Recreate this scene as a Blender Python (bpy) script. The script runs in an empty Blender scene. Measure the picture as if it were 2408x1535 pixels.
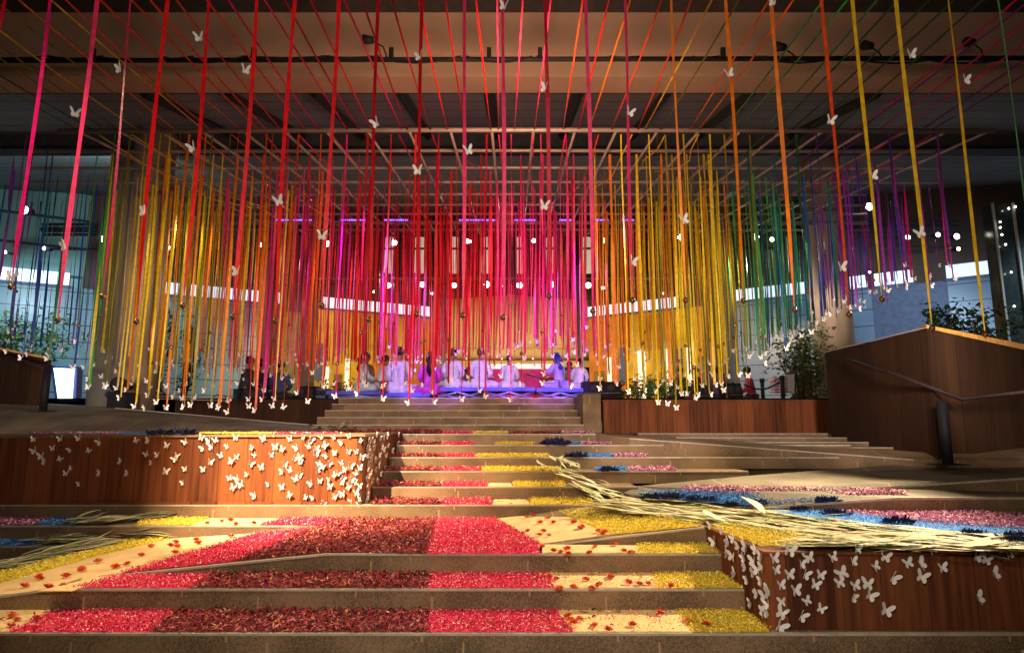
import bpy, bmesh, math, random
import numpy as np
from mathutils import Vector, Matrix
random.seed(7); rng = np.random.default_rng(7)
S = bpy.context.scene
COL = S.collection

# ------------------------------------------------------------ camera
F, CX, CY, TH = 1500.0, 1204.0, 767.5, math.radians(8.98)   # focal length and centre in the units the photograph was measured in
cd = bpy.data.cameras.new('camera'); cam = bpy.data.objects.new('camera', cd); COL.objects.link(cam)
cam.rotation_euler = (math.pi/2 + TH, 0, 0)
cd.sensor_width = 36; cd.lens = F/2408*36; cd.clip_start = 0.05; cd.clip_end = 800
S.camera = cam
S.render.engine = 'CYCLES'
S.cycles.use_denoising = True
S.cycles.max_bounces = 6; S.cycles.diffuse_bounces = 3; S.cycles.glossy_bounces = 2; S.cycles.transmission_bounces = 3
S.cycles.sample_clamp_indirect = 4
S.cycles.caustics_reflective = False; S.cycles.caustics_refractive = False
S.view_settings.view_transform = 'Standard'; S.view_settings.look = 'None'
S.view_settings.exposure = 0.0; S.view_settings.gamma = 1

# ------------------------------------------------------------ night sky
w = bpy.data.worlds.new('World'); S.world = w; w.use_nodes = True
nt = w.node_tree; bg = nt.nodes['Background']
sky = nt.nodes.new('ShaderNodeTexSky'); sky.sky_type = 'NISHITA'; sky.sun_disc = False
sky.sun_elevation = math.radians(-4); sky.sun_rotation = math.radians(200)
mixw = nt.nodes.new('ShaderNodeMix'); mixw.data_type = 'RGBA'; mixw.inputs[0].default_value = 0.93
nt.links.new(sky.outputs[0], mixw.inputs[6]); mixw.inputs[7].default_value = (0.75, 0.6, 0.5, 1)
nt.links.new(mixw.outputs[2], bg.inputs[0]); bg.inputs[1].default_value = 0.19

# ------------------------------------------------------------ lamps of the place, and added unseen fill lights
def lamp(kind, name, loc, power, col, aim=None, size=0.1, angle=60, blend=0.5):
    l = bpy.data.lights.new(name, kind); l.energy = power; l.color = col
    if kind in ('POINT', 'SPOT'): l.shadow_soft_size = size
    if kind == 'SPOT': l.spot_size = math.radians(angle); l.spot_blend = blend
    if kind == 'AREA': l.size = size
    o = bpy.data.objects.new(name, l); COL.objects.link(o); o.location = loc
    if aim is not None:
        d = Vector(aim) - Vector(loc); o.rotation_euler = d.to_track_quat('-Z', 'Y').to_euler()
    return o
WARM, WHITE, COOL, VIOLET = (1, .74, .42), (1, .88, .72), (.62, .85, 1), (.32, .12, 1)
lamp('SPOT', 'flower_spotlight', (5.6, 8.0, 3.0), 4300, (1, .80, .50), (1.2, 6.1, -1.0), .05, 70, .7)
lamp('SPOT', 'planter_spotlight', (-3.3, 4.25, 3.2), 6800, (1, .72, .44), (-2.2, 7.4, -0.5), .05, 46, 1)
lamp('SPOT', 'front_spotlight', (-1.2, -1.5, 3.6), 430, (1, .82, .62), (1.6, 5.0, -1.0), .06, 56, .8)
lamp('SPOT', 'left_fill', (-4.2, 4.25, 3.3), 950, (1, .80, .48), (-1.5, 5.7, -1.0), .06, 74, .9)  # added unseen spot that brightens the petals of the left landing
lamp('SPOT', 'ribbon_spotlight', (0.2, 0.2, .9), 400, (1, .86, .76), (0, 4.0, 1.6), .2, 110, .4)  # added light near the camera to brighten the front ribbons
for cx_, tx_ in ((-7.4, -9.0), (-4.6, -5.0), (-1.8, -2.0), (1.6, 1.6), (4.6, 4.8), (7.0, 7.6)):
    lamp('SPOT', 'curtain_fill', (cx_, 6.0, .9), 850 if abs(cx_) < 3 else 800 if abs(cx_) < 6 else 600, (1, .82, .70), (tx_, 11.0, 1.5), .2, 84, 1)  # added low lights that brighten the curtain from below, no real lamps there
lamp('SPOT', 'parapet_fill', (4.2, 2.5, 3.4), 200, (1, .72, .42), (8.2, 9.6, .3), .1, 40, .9)  # added to lift the right face of the parapet
lamp('SPOT', 'column_fill', (-5.6, 11.6, 4.4), 240, (1, .82, .55), (-7.9, 13.4, 1.6), .1, 60, .7)  # added unseen light for the left column
lamp('SPOT', 'column_fill', (6.6, 14.4, 4.4), 420, (1, .82, .60), (8.4, 16, 2.0), .1, 60, .7)  # same kind of added light on the right column
lamp('SPOT', 'wing_fill', (-9.5, 15, 6.0), 900, (.65, .95, .85), (-16, 21.5, 7.0), .2, 120, .6)  # added to brighten the teal upper wall
lamp('SPOT', 'stair_fill', (3.5, 5.5, 4.6), 420, (1, .68, .36), (0.4, 11.0, 0.0), .5, 50, .8)  # unseen extra light that warms the middle stairs
lamp('SPOT', 'beam_fill', (0.2, 6.2, 3.2), 850, (1, .58, .34), (0.2, 10, 6.6), .3, 140, 1)  # added for the warm glow on the concrete beam, no fixture
for i, (x, y, z, e, c) in enumerate([(-11, 14, 4.6, 400, COOL), (-16, 18.5, 5.0, 700, COOL), (-6.5, 21.5, 4.2, 1300, WARM), (-1.8, 26, 4.6, 480, WARM),
        (2.5, 26, 4.6, 480, WARM), (6.8, 20.8, 4.2, 1300, WARM), (12, 17.0, 4.8, 900, COOL), (14.5, 13.5, 4.6, 1000, COOL), (0.4, 19.5, 4.8, 500, WHITE), (-5, 18.5, 4.6, 400, WHITE), (6, 18.0, 4.6, 400, WHITE)]):
    lamp('SPOT', 'plaza_light', (x, y, z), e, c, (x, y+(3.6 if i < 8 else -2.2), z-3), .2, 130, .5)
lamp('SPOT', 'stage_violet_light', (-2.4, 5.6, 3.3), 7500, VIOLET, (-1.7, 15.1, 1.35), .15, 17, .5)
lamp('SPOT', 'stage_violet_light', (1.8, 5.6, 3.3), 7500, VIOLET, (0.7, 15.2, 1.35), .15, 17, .5)
lamp('SPOT', 'stage_pink_light', (0.2, 8.3, 2.0), 650, (1, .10, .45), (0.0, 14.0, 3.0), .1, 62, 1)
lamp('SPOT', 'stage_white_light', (-3.5, 14.2, 3.6), 110, (.80, .80, 1), (-0.7, 15.5, 1.2), .1, 60, .5)

# ------------------------------------------------------------ projection helpers (pixel of the survey picture -> world point)
def ray(px, py):
    u = (px-CX)/F; v = (CY-py)/F
    return Vector((u, math.cos(TH)-v*math.sin(TH), math.sin(TH)+v*math.cos(TH)))
def PZ(px, py, z): r = ray(px, py); return r*(z/r.z)
def PD(px, py, d): r = ray(px, py); return r*(d/r.y)
def XZ(px, d, z): return Vector(((px-CX)/F*(d*math.cos(TH)+z*math.sin(TH)), d, z))     # x of pixel column px at distance d, height z
def plane3(a, b, c): n = (b-a).cross(c-a).normalized(); return (a, n)
def PP(px, py, pl): r = ray(px, py); return r*(pl[0].dot(pl[1])/r.dot(pl[1]))

# ------------------------------------------------------------ materials
MATS = {}
def mat(name, col, rough=.7, var=.15, scale=6, bump=0, metal=0, spec=.4, emit=None, estr=1, trans=0, fine=None):
    if name in MATS: return MATS[name]
    m = bpy.data.materials.new(name); m.use_nodes = True; n = m.node_tree.nodes; L = m.node_tree.links
    b = n['Principled BSDF']; b.inputs['Roughness'].default_value = rough; b.inputs['Metallic'].default_value = metal
    b.inputs['Specular IOR Level'].default_value = spec
    tc = n.new('ShaderNodeTexCoord'); no = n.new('ShaderNodeTexNoise'); no.inputs['Scale'].default_value = scale; no.inputs['Detail'].default_value = 6
    L.new(tc.outputs['Object'], no.inputs['Vector'])
    r = n.new('ShaderNodeValToRGB'); c = Vector(col[:3])
    r.color_ramp.elements[0].position = .3; r.color_ramp.elements[1].position = .7
    r.color_ramp.elements[0].color = (*[max(0, x*(1-var)) for x in c], 1); r.color_ramp.elements[1].color = (*[min(1, x*(1+var)) for x in c], 1)
    L.new(no.outputs['Fac'], r.inputs['Fac']); L.new(r.outputs['Color'], b.inputs['Base Color'])
    if bump:
        bp = n.new('ShaderNodeBump'); bp.inputs['Strength'].default_value = bump; bp.inputs['Distance'].default_value = .02
        n2 = n.new('ShaderNodeTexNoise'); n2.inputs['Scale'].default_value = fine or scale*6; L.new(tc.outputs['Object'], n2.inputs['Vector'])
        L.new(n2.outputs['Fac'], bp.inputs['Height']); L.new(bp.outputs['Normal'], b.inputs['Normal'])
    if emit: b.inputs['Emission Color'].default_value = (*emit, 1); b.inputs['Emission Strength'].default_value = estr
    if trans:
        t = n.new('ShaderNodeBsdfTranslucent'); L.new(r.outputs['Color'], t.inputs['Color']); mx = n.new('ShaderNodeMixShader'); mx.inputs[0].default_value = trans
        L.new(b.outputs[0], mx.inputs[1]); L.new(t.outputs[0], mx.inputs[2]); L.new(mx.outputs[0], n['Material Output'].inputs[0])
    MATS[name] = m; return m
def tint_mat(name, cols, rough=.8, trans=0):
    """colour chosen per face from a palette through the 'tint' attribute"""
    if name in MATS: return MATS[name]
    m = bpy.data.materials.new(name); m.use_nodes = True; n = m.node_tree.nodes; L = m.node_tree.links
    b = n['Principled BSDF']; b.inputs['Roughness'].default_value = rough; b.inputs['Specular IOR Level'].default_value = .25
    a = n.new('ShaderNodeAttribute'); a.attribute_name = 'tint'; r = n.new('ShaderNodeValToRGB'); r.color_ramp.interpolation = 'CONSTANT'
    e = r.color_ramp.elements; e[0].color = (*cols[0], 1); e[0].position = 0; e[1].position = 1/len(cols); e[1].color = (*cols[1 % len(cols)], 1)
    for i in range(2, len(cols)): q = e.new(i/len(cols)); q.color = (*cols[i], 1)
    L.new(a.outputs['Fac'], r.inputs['Fac']); L.new(r.outputs['Color'], b.inputs['Base Color'])
    MATS[name] = m; return m
def plank_mat(name, c1, c2, width=.17):
    m = bpy.data.materials.new(name); m.use_nodes = True; n = m.node_tree.nodes; L = m.node_tree.links; b = n['Principled BSDF']
    b.inputs['Roughness'].default_value = .75; b.inputs['Specular IOR Level'].default_value = .15
    tc = n.new('ShaderNodeTexCoord'); sp = n.new('ShaderNodeSeparateXYZ'); L.new(tc.outputs['Object'], sp.inputs[0])
    ad = n.new('ShaderNodeMath'); ad.operation = 'ADD'; L.new(sp.outputs[0], ad.inputs[0]); L.new(sp.outputs[1], ad.inputs[1])
    dv = n.new('ShaderNodeMath'); dv.operation = 'DIVIDE'; dv.inputs[1].default_value = width; L.new(ad.outputs[0], dv.inputs[0])
    fl = n.new('ShaderNodeMath'); fl.operation = 'FLOOR'; L.new(dv.outputs[0], fl.inputs[0])
    wn = n.new('ShaderNodeTexWhiteNoise'); wn.noise_dimensions = '1D'; L.new(fl.outputs[0], wn.inputs['W'])
    mp = n.new('ShaderNodeMapping'); mp.inputs['Scale'].default_value = (26, 26, 1.2); L.new(tc.outputs['Object'], mp.inputs[0])
    no = n.new('ShaderNodeTexNoise'); no.inputs['Scale'].default_value = 1; no.inputs['Detail'].default_value = 8; L.new(mp.outputs[0], no.inputs['Vector'])
    mx = n.new('ShaderNodeMath'); mx.operation = 'MULTIPLY_ADD'; mx.inputs[1].default_value = .75; L.new(no.outputs['Fac'], mx.inputs[0])
    m2 = n.new('ShaderNodeMath'); m2.operation = 'MULTIPLY'; m2.inputs[1].default_value = .4; L.new(wn.outputs['Value'], m2.inputs[0]); L.new(m2.outputs[0], mx.inputs[2])
    r = n.new('ShaderNodeValToRGB'); r.color_ramp.elements[0].position = .3; r.color_ramp.elements[1].position = .78
    r.color_ramp.elements[0].color = (*c1, 1); r.color_ramp.elements[1].color = (*c2, 1); L.new(mx.outputs[0], r.inputs[0])
    fr = n.new('ShaderNodeMath'); fr.operation = 'FRACT'; L.new(dv.outputs[0], fr.inputs[0])
    lt = n.new('ShaderNodeMath'); lt.operation = 'GREATER_THAN'; lt.inputs[1].default_value = .02; L.new(fr.outputs[0], lt.inputs[0])
    mm = n.new('ShaderNodeMix'); mm.data_type = 'RGBA'; mm.inputs[6].default_value = (c1[0], c1[1], c1[2], 1); L.new(lt.outputs[0], mm.inputs[0]); L.new(r.outputs[0], mm.inputs[7])
    L.new(mm.outputs[2], b.inputs['Base Color'])
    bp = n.new('ShaderNodeBump'); bp.inputs['Strength'].default_value = .25; bp.inputs['Distance'].default_value = .01; L.new(no.outputs['Fac'], bp.inputs['Height']); L.new(bp.outputs[0], b.inputs['Normal'])
    MATS[name] = m; return m
def stone_mat(name, col, joint=1.25):
    m = bpy.data.materials.new(name); m.use_nodes = True; n = m.node_tree.nodes; L = m.node_tree.links; b = n['Principled BSDF']
    b.inputs['Roughness'].default_value = .75
    tc = n.new('ShaderNodeTexCoord'); sp = n.new('ShaderNodeSeparateXYZ'); L.new(tc.outputs['Object'], sp.inputs[0])
    a = n.new('ShaderNodeTexNoise'); a.inputs['Scale'].default_value = 1.6; a.inputs['Detail'].default_value = 5; L.new(tc.outputs['Object'], a.inputs['Vector'])
    g = n.new('ShaderNodeTexNoise'); g.inputs['Scale'].default_value = 90; g.inputs['Detail'].default_value = 3; L.new(tc.outputs['Object'], g.inputs['Vector'])
    s = n.new('ShaderNodeMath'); s.operation = 'ADD'; L.new(a.outputs['Fac'], s.inputs[0]); L.new(g.outputs['Fac'], s.inputs[1])
    r = n.new('ShaderNodeValToRGB'); r.color_ramp.elements[0].position = .42; r.color_ramp.elements[1].position = .58
    h = n.new('ShaderNodeMath'); h.operation = 'MULTIPLY'; h.inputs[1].default_value = .5; L.new(s.outputs[0], h.inputs[0]); L.new(h.outputs[0], r.inputs[0])
    r.color_ramp.elements[0].color = (*[x*.52 for x in col], 1); r.color_ramp.elements[1].color = (*[x*1.35 for x in col], 1)
    # joint lines every `joint` metres, shifted from course to course by the height
    zz = n.new('ShaderNodeMath'); zz.operation = 'MULTIPLY_ADD'; zz.inputs[1].default_value = 3.7; L.new(sp.outputs[2], zz.inputs[0])
    zf = n.new('ShaderNodeMath'); zf.operation = 'FLOOR'; z2 = n.new('ShaderNodeMath'); z2.operation = 'DIVIDE'; z2.inputs[1].default_value = .15
    L.new(sp.outputs[2], z2.inputs[0]); L.new(z2.outputs[0], zf.inputs[0])
    wn = n.new('ShaderNodeTexWhiteNoise'); wn.noise_dimensions = '1D'; L.new(zf.outputs[0], wn.inputs['W'])
    sx = n.new('ShaderNodeMath'); sx.operation = 'DIVIDE'; sx.inputs[1].default_value = joint; L.new(sp.outputs[0], sx.inputs[0])
    su = n.new('ShaderNodeMath'); su.operation = 'ADD'; L.new(sx.outputs[0], su.inputs[0]); L.new(wn.outputs['Value'], su.inputs[1])
    f = n.new('ShaderNodeMath'); f.operation = 'FRACT'; L.new(su.outputs[0], f.inputs[0])
    lt = n.new('ShaderNodeMath'); lt.operation = 'GREATER_THAN'; lt.inputs[1].default_value = .011; L.new(f.outputs[0], lt.inputs[0])
    mm = n.new('ShaderNodeMix'); mm.data_type = 'RGBA'; mm.inputs[6].default_value = (col[0]*1.9, col[1]*1.9, col[2]*1.8, 1); L.new(lt.outputs[0], mm.inputs[0]); L.new(r.outputs[0], mm.inputs[7])
    L.new(mm.outputs[2], b.inputs['Base Color'])
    bp = n.new('ShaderNodeBump'); bp.inputs['Strength'].default_value = .2; bp.inputs['Distance'].default_value = .004; L.new(g.outputs['Fac'], bp.inputs['Height']); L.new(bp.outputs[0], b.inputs['Normal'])
    MATS[name] = m; return m
def lines_mat(name, col, line, axis=2, period=.5, wd=.05, rough=.4, emit=0):
    m = bpy.data.materials.new(name); m.use_nodes = True; n = m.node_tree.nodes; L = m.node_tree.links; b = n['Principled BSDF']; b.inputs['Roughness'].default_value = rough
    tc = n.new('ShaderNodeTexCoord'); sp = n.new('ShaderNodeSeparateXYZ'); L.new(tc.outputs['Object'], sp.inputs[0])
    d = n.new('ShaderNodeMath'); d.operation = 'DIVIDE'; d.inputs[1].default_value = period; L.new(sp.outputs[axis], d.inputs[0])
    f = n.new('ShaderNodeMath'); f.operation = 'FRACT'; L.new(d.outputs[0], f.inputs[0])
    g = n.new('ShaderNodeMath'); g.operation = 'GREATER_THAN'; g.inputs[1].default_value = wd; L.new(f.outputs[0], g.inputs[0])
    no = n.new('ShaderNodeTexNoise'); no.inputs['Scale'].default_value = .7; L.new(tc.outputs['Object'], no.inputs['Vector'])
    r = n.new('ShaderNodeValToRGB'); r.color_ramp.elements[0].color = (*[x*.6 for x in col], 1); r.color_ramp.elements[1].color = (*[min(1, x*1.4) for x in col], 1); L.new(no.outputs['Fac'], r.inputs[0])
    mm = n.new('ShaderNodeMix'); mm.data_type = 'RGBA'; mm.inputs[6].default_value = (*line, 1); L.new(g.outputs[0], mm.inputs[0]); L.new(r.outputs[0], mm.inputs[7])
    L.new(mm.outputs[2], b.inputs['Base Color'])
    MATS[name] = m; return m

STONE = stone_mat('brown_granite', (.20, .125, .062))
SAND = stone_mat('sand_paving', (.135, .105, .066), 1.7)
EDGE = mat('lit_nosing_edge', (.42, .36, .27), .5, .2, 9)  # pale so the grazing light on step edges is in the colour
WOOD = plank_mat('red_timber', (.060, .018, .008), (.25, .078, .026), .31)
WOODD = plank_mat('dark_timber', (.026, .011, .006), (.062, .028, .013), .6)
BLACK = mat('black_metal', (.012, .012, .014), .65, .2, spec=.2)
DARK = mat('dark_grey', (.035, .032, .034), .8, .3)
GREYM = mat('pale_pipe', (.30, .23, .21), .45, .15, 4, metal=.2)
PAPER = mat('white_card', (.80, .76, .70), .8, .04, 20, trans=.12)
BRASS = mat('dull_brass', (.22, .10, .035), .35, .3, 30, metal=.7)

# ------------------------------------------------------------ mesh builder
class MB:
    def __init__(s): s.v = []; s.f = []; s.m = []; s.mats = []; s.smooth = []
    def mi(s, m):
        if m not in s.mats: s.mats.append(m)
        return s.mats.index(m)
    def add(s, vs, fs, m, smooth=False):
        o = len(s.v); s.v += [tuple(v) for v in vs]; k = s.mi(m)
        for f in fs: s.f.append([o+i for i in f]); s.m.append(k); s.smooth.append(smooth)
    def poly(s, vs, m): s.add(vs, [list(range(len(vs)))], m)
    def box(s, a, b, m, mtx=None):
        (x0, y0, z0), (x1, y1, z1) = a, b
        vs = [Vector(p) for p in ((x0,y0,z0),(x1,y0,z0),(x1,y1,z0),(x0,y1,z0),(x0,y0,z1),(x1,y0,z1),(x1,y1,z1),(x0,y1,z1))]
        if mtx: vs = [mtx @ v for v in vs]
        s.add(vs, [(0,3,2,1),(4,5,6,7),(0,1,5,4),(1,2,6,5),(2,3,7,6),(3,0,4,7)], m)
    def prism(s, top, dz, m):                       # slab under a top polygon
        n = len(top); lo = [Vector(p)-Vector((0,0,dz)) for p in top]
        s.add(list(top)+lo, [list(range(n)), list(range(2*n-1, n-1, -1))]+[(i, n+i, n+(i+1) % n, (i+1) % n) for i in range(n)], m)
    def tube(s, pts, r, m, n=8, smooth=True, cap=True):
        pts = [Vector(p) for p in pts]; rs = r if isinstance(r, (list, tuple)) else [r]*len(pts); rings = []
        for i, p in enumerate(pts):
            t = (pts[min(i+1, len(pts)-1)]-pts[max(i-1, 0)]).normalized()
            a = t.cross(Vector((0,0,1))); a = a if a.length > .05 else t.cross(Vector((1,0,0))); a.normalize(); b = t.cross(a)
            rings.append([p+(a*math.cos(2*math.pi*k/n)+b*math.sin(2*math.pi*k/n))*rs[i] for k in range(n)])
        vs = [v for R in rings for v in R]; fs = []
        for i in range(len(pts)-1):
            for k in range(n): fs.append((i*n+k, i*n+(k+1) % n, (i+1)*n+(k+1) % n, (i+1)*n+k))
        if cap: fs += [list(range(n))[::-1], [(len(pts)-1)*n+k for k in range(n)]]
        s.add(vs, fs, m, smooth)
    def ball(s, c, r, m, n=10, k=7, sc=(1,1,1)):
        c = Vector(c); vs = [c+Vector((0,0,r*sc[2]))]
        for i in range(1, k):
            a = math.pi*i/k
            for j in range(n): b = 2*math.pi*j/n; vs.append(c+Vector((r*math.sin(a)*math.cos(b)*sc[0], r*math.sin(a)*math.sin(b)*sc[1], r*math.cos(a)*sc[2])))
        vs.append(c-Vector((0,0,r*sc[2]))); fs = [(0, 1+j, 1+(j+1) % n) for j in range(n)]
        for i in range(k-2):
            for j in range(n): fs.append((1+i*n+j, 1+(i+1)*n+j, 1+(i+1)*n+(j+1) % n, 1+i*n+(j+1) % n))
        L_ = len(vs)-1; fs += [(1+(k-2)*n+j, L_, 1+(k-2)*n+(j+1) % n) for j in range(n)]
        s.add(vs, fs, m, True)
    def mesh(s, name):
        me = bpy.data.meshes.new(name); me.from_pydata(s.v, [], s.f)
        for m in s.mats: me.materials.append(m)
        me.polygons.foreach_set('material_index', s.m); me.polygons.foreach_set('use_smooth', s.smooth); me.update(); return me
    def build(s, name, parent=None, loc=None):
        me = s.mesh(name)
        if loc is not None: me.transform(Matrix.Translation(-Vector(loc)))
        return link(name, me, parent, loc)
def link(name, me, parent=None, loc=None):
    o = bpy.data.objects.new(name, me); COL.objects.link(o)
    if parent: o.parent = parent
    if loc is not None: o.location = loc
    return o
def tag(o, label=None, cat=None, group=None, kind=None):
    if label: o['label'] = label
    if cat: o['category'] = cat
    if group: o['group'] = group
    if kind: o['kind'] = kind
    return o
def thing(name, label, cat, loc=(0,0,0), group=None):
    o = bpy.data.objects.new(name, None); COL.objects.link(o); o.location = loc; o.empty_display_size = .1
    return tag(o, label, cat, group)
def struct(mb, name): return tag(mb.build(name), kind='structure')
def ordn(i):
    W = ['', 'first', 'second', 'third', 'fourth', 'fifth', 'sixth', 'seventh', 'eighth', 'ninth', 'tenth', 'eleventh', 'twelfth']
    if i < len(W): return W[i]
    return str(i)+('th' if 10 <= i % 100 <= 20 else {1: 'st', 2: 'nd', 3: 'rd'}.get(i % 10, 'th'))

# ------------------------------------------------------------ levels (eye height = 0)
ZA, ZB, ZC, ZD = -1.30, -1.15, -1.00, -.85
YA, YB, YC, YD = 4.33, 4.83, 5.32, 7.30
XL, XR = -9.0, 9.0
XP2 = 1.67                    # inner side of the right planter
XP1 = -1.68                   # inner side of the left planter
rampL = plane3(PZ(770,1300,ZC), PZ(700,1236,ZC), PZ(230,1358,ZB))
rampR = plane3(PZ(1170,1219,ZC), PZ(1270,1282,ZC), PZ(1660,1240,ZD))
rampQ = plane3(PZ(1408,1187,ZD), PZ(1770,1193,-.835), PZ(1800,1137,-.70))

g = MB(); g.poly([(-160,-60,-1.452),(160,-60,-1.452),(160,240,-1.452),(-160,240,-1.452)], SAND); struct(g, 'ground')
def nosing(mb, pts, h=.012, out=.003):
    """thin strip along the front top edge of a step, pale to paint in grazing light"""
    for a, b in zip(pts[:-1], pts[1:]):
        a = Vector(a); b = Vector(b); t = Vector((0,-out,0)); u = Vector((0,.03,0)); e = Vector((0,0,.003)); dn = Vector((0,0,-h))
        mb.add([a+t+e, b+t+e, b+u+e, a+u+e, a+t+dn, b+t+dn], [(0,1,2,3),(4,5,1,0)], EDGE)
st = MB()
def step(x0, x1, yf, yb, z, zlow, edge=True, m=STONE):
    st.add([(x0,yf,zlow),(x1,yf,zlow),(x1,yf,z),(x0,yf,z),(x1,yb,z),(x0,yb,z)], [(0,1,2,3),(3,2,4,5)], m)
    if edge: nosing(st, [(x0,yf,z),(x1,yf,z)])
step(XL, XR, YA, YB+.02, ZA, -1.45)
XBL = PZ(85,1395,ZB).x
step(XBL, XP2, YB, YC+.02, ZB, ZA)
# left end of step B dips away with the ramp
def q(*v): st.add([Vector(p) for p in v], [list(range(len(v)))], STONE)
bl = PP(-160, 1436, rampL); bl = Vector((bl.x, YB, bl.z))
q((bl.x,YB,ZA),(XBL,YB,ZA),(XBL,YB,ZB),bl); nosing(st, [bl,(XBL,YB,ZB)])
# step C: middle part level, left part sloping down on the ramp
XC0 = PZ(770,1300,ZC).x
pc1 = PZ(230,1358,ZB); pc1 = Vector((pc1.x, YC-.1, ZB))
step(XC0, XP2, YC, 5.72, ZC, ZB)
q((pc1.x,pc1.y,ZB-.001),(XC0,YC,ZB-.001),(XC0,YC,ZC),pc1); nosing(st, [pc1,(XC0,YC,ZC)])
# landing between C and D
zl = PZ(700,1236,ZC)
q((XC0,YC,ZC),(1.0,YC,ZC),(1.0,YD,ZC),(zl.x,YD,ZC),(zl.x,zl.y,ZC))
farl = PP(-400, 1330, rampL)
q((XC0,YC,ZC),(zl.x,zl.y,ZC),Vector(PP(370,1284,rampL)),Vector(PP(-500,1380,rampL)),Vector(bl),(XBL,YB,ZB),pc1)
# left upper treads: C level (6.5-7.3) and B level
ym = zl.y; yb6 = PZ(370,1284,ZB).y
st.add([(-9,ym,ZB-.0),(zl.x,ym,ZB),(zl.x,ym,ZC),(-9,ym,ZC),(zl.x,YD,ZC),(-9,YD,ZC)], [(0,1,2,3),(3,2,4,5)], STONE); nosing(st, [(-9,ym,ZC),(zl.x,ym,ZC)])
xb6 = PZ(370,1284,ZB).x
st.add([(-9,yb6,ZA-.1),(xb6,yb6,ZA-.1),(xb6,yb6,ZB),(-9,yb6,ZB),(xb6+.25,ym,ZB),(-9,ym,ZB)], [(0,1,2,3),(3,2,4,5)], STONE); nosing(st, [(-9,yb6,ZB),(xb6,yb6,ZB)])
q((xb6,yb6,ZB-.002),(zl.x,ym,ZC-.004),(zl.x,ym,ZB-.01),(xb6,ym,ZB-.01))
# right ramp (C level up to D level) with its wedge-shaped riser
r0, r1, r2, r3 = PZ(1170,1219,ZC), PZ(1270,1282,ZC), PZ(1660,1240,ZD), PZ(1408,1187,ZD)
r1 = Vector((r1.x,5.7,ZC)); r2 = Vector((XP2,5.7,ZD)); r0 = Vector((r0.x,YD,ZC)); r3 = Vector((r3.x,YD,ZD))
q(r0+Vector((0,0,.004)),r1+Vector((0,0,.004)),r2,r3); q(r1,(XP2,5.7,ZC),r2); nosing(st, [r1,r2])
q((1.0,YD,ZC),r0,r1)
# D riser and the flight E
step(XL, r3.x, YD, YD+.5, ZD, ZC)
q(r3, r2, (XP2,4.45,ZD), (XR,4.45,ZD), (XR,6.9,ZD), PZ(1770,1193,ZD), (r3.x,YD,ZD))
E = [(-.70,7.8),(-.55,8.3),(-.40,8.8),(-.25,9.3),(-.10,9.8)]
q((r3.x,YD,ZD),PZ(1770,1193,ZD),PP(1800,1137,rampQ),PP(1500,1142,rampQ))
for i, (z, y) in enumerate(E):
    x1 = XZ([1500,1760,2150,2000,1400][i], y, z).x
    step(XP1+.02, x1, y, y+.52 if i < 4 else 12.42, z, z-.15)
# sand coloured ramp on the right, its risers
sa = [PZ(1500,1142,-.70), PZ(1760,1118,-.60), PZ(2160,1088,-.47), PZ(2700,1082,-.45), PZ(2700,1100,-.50), PZ(2408,1123,-.55), PZ(2040,1147,-.66), PZ(1700,1152,-.69)]
st.add(sa, [list(range(8))], SAND)
fa, fb, fc = sa[6], sa[5], sa[4]
q(fa, fb, (fb.x,fb.y,-.71), (fa.x,fa.y,-.71)); q(fb, fc, (fc.x,fc.y,-.71), (fb.x,fb.y,-.71)); nosing(st, [fa,fb,fc], .02)
ga, gb, gc = PZ(1770,1193,-.835), PZ(2110,1170,-.70), PZ(2750,1168,-.70)
st.add([sa[0],sa[7],sa[6],(fb.x,fb.y,-.702),(fc.x,fc.y,-.702),gc,gb,ga,r3+Vector((0,0,.002))], [(0,1,7,8),(1,2,6,7),(2,3,4,5,6)], SAND)
q(ga, gb, (gb.x,gb.y,ZD), (ga.x,ga.y,ZD)); q(gb, gc, (gc.x,gc.y,ZD), (gb.x,gb.y,ZD)); nosing(st, [ga,gb,gc], .02)
# upper landing, sloping away on the right, with the tiers in front of the parapet
la = [Vector((XZ(1400,9.8,-.10).x,9.8,-.10)), PD(1480,1030,9.4), PD(2150,1080,8.6), PD(2600,1084,8.6), PD(2600,1040,12.4), Vector((XZ(1400,12.4,-.1).x,12.4,-.10))]
q(*la); nosing(st, la[1:3])
q(la[0], la[1], la[1]-Vector((0,0,.5)), la[0]-Vector((0,0,.5)))
q(la[1], la[2], la[2]-Vector((0,0,.5)), la[1]-Vector((0,0,.5))); q(la[2], la[3], la[3]-Vector((0,0,.5)), la[2]-Vector((0,0,.5)))
for k in range(5):                 # long low treads climbing to the dark parapet
    yk = (8.95,9.6,10.25,10.9,11.55)[k]; zk = -.355+k*.062; xk = XZ((1990,1850,1710,1590,1500)[k], yk, zk).x
    st.box((xk,yk,-.9),(5.64,yk+.66,zk), STONE); nosing(st, [(xk,yk,zk),(5.64,yk,zk)], .01)
# upper flight
XU0, XU1 = -3.9, XZ(1366,12.9,.2).x
for k in range(5):
    z = .05+.15*k; y = 12.4+.5*k
    step(XU0, XU1, y, y+.52 if k < 4 else 60, z, z-.15)
struct(st, 'paving_steps')
from mathutils.bvhtree import BVHTree
BV = BVHTree.FromPolygons([Vector(v) for v in st.v], st.f)
def onpave(px, py):
    r = ray(px, py); h = BV.ray_cast(Vector((0,0,0)), r.normalized())[0]
    return h if h is not None else PZ(px, py, ZD)
pv = MB(); pv.poly([(-60,14.42,.646),(60,14.42,.646),(60,80,.646),(-60,80,.646)], SAND); pv.box((XU1,12.5,-.3),(XU1+.35,14.4,.645), STONE); struct(pv, 'plaza_floor')
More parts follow.
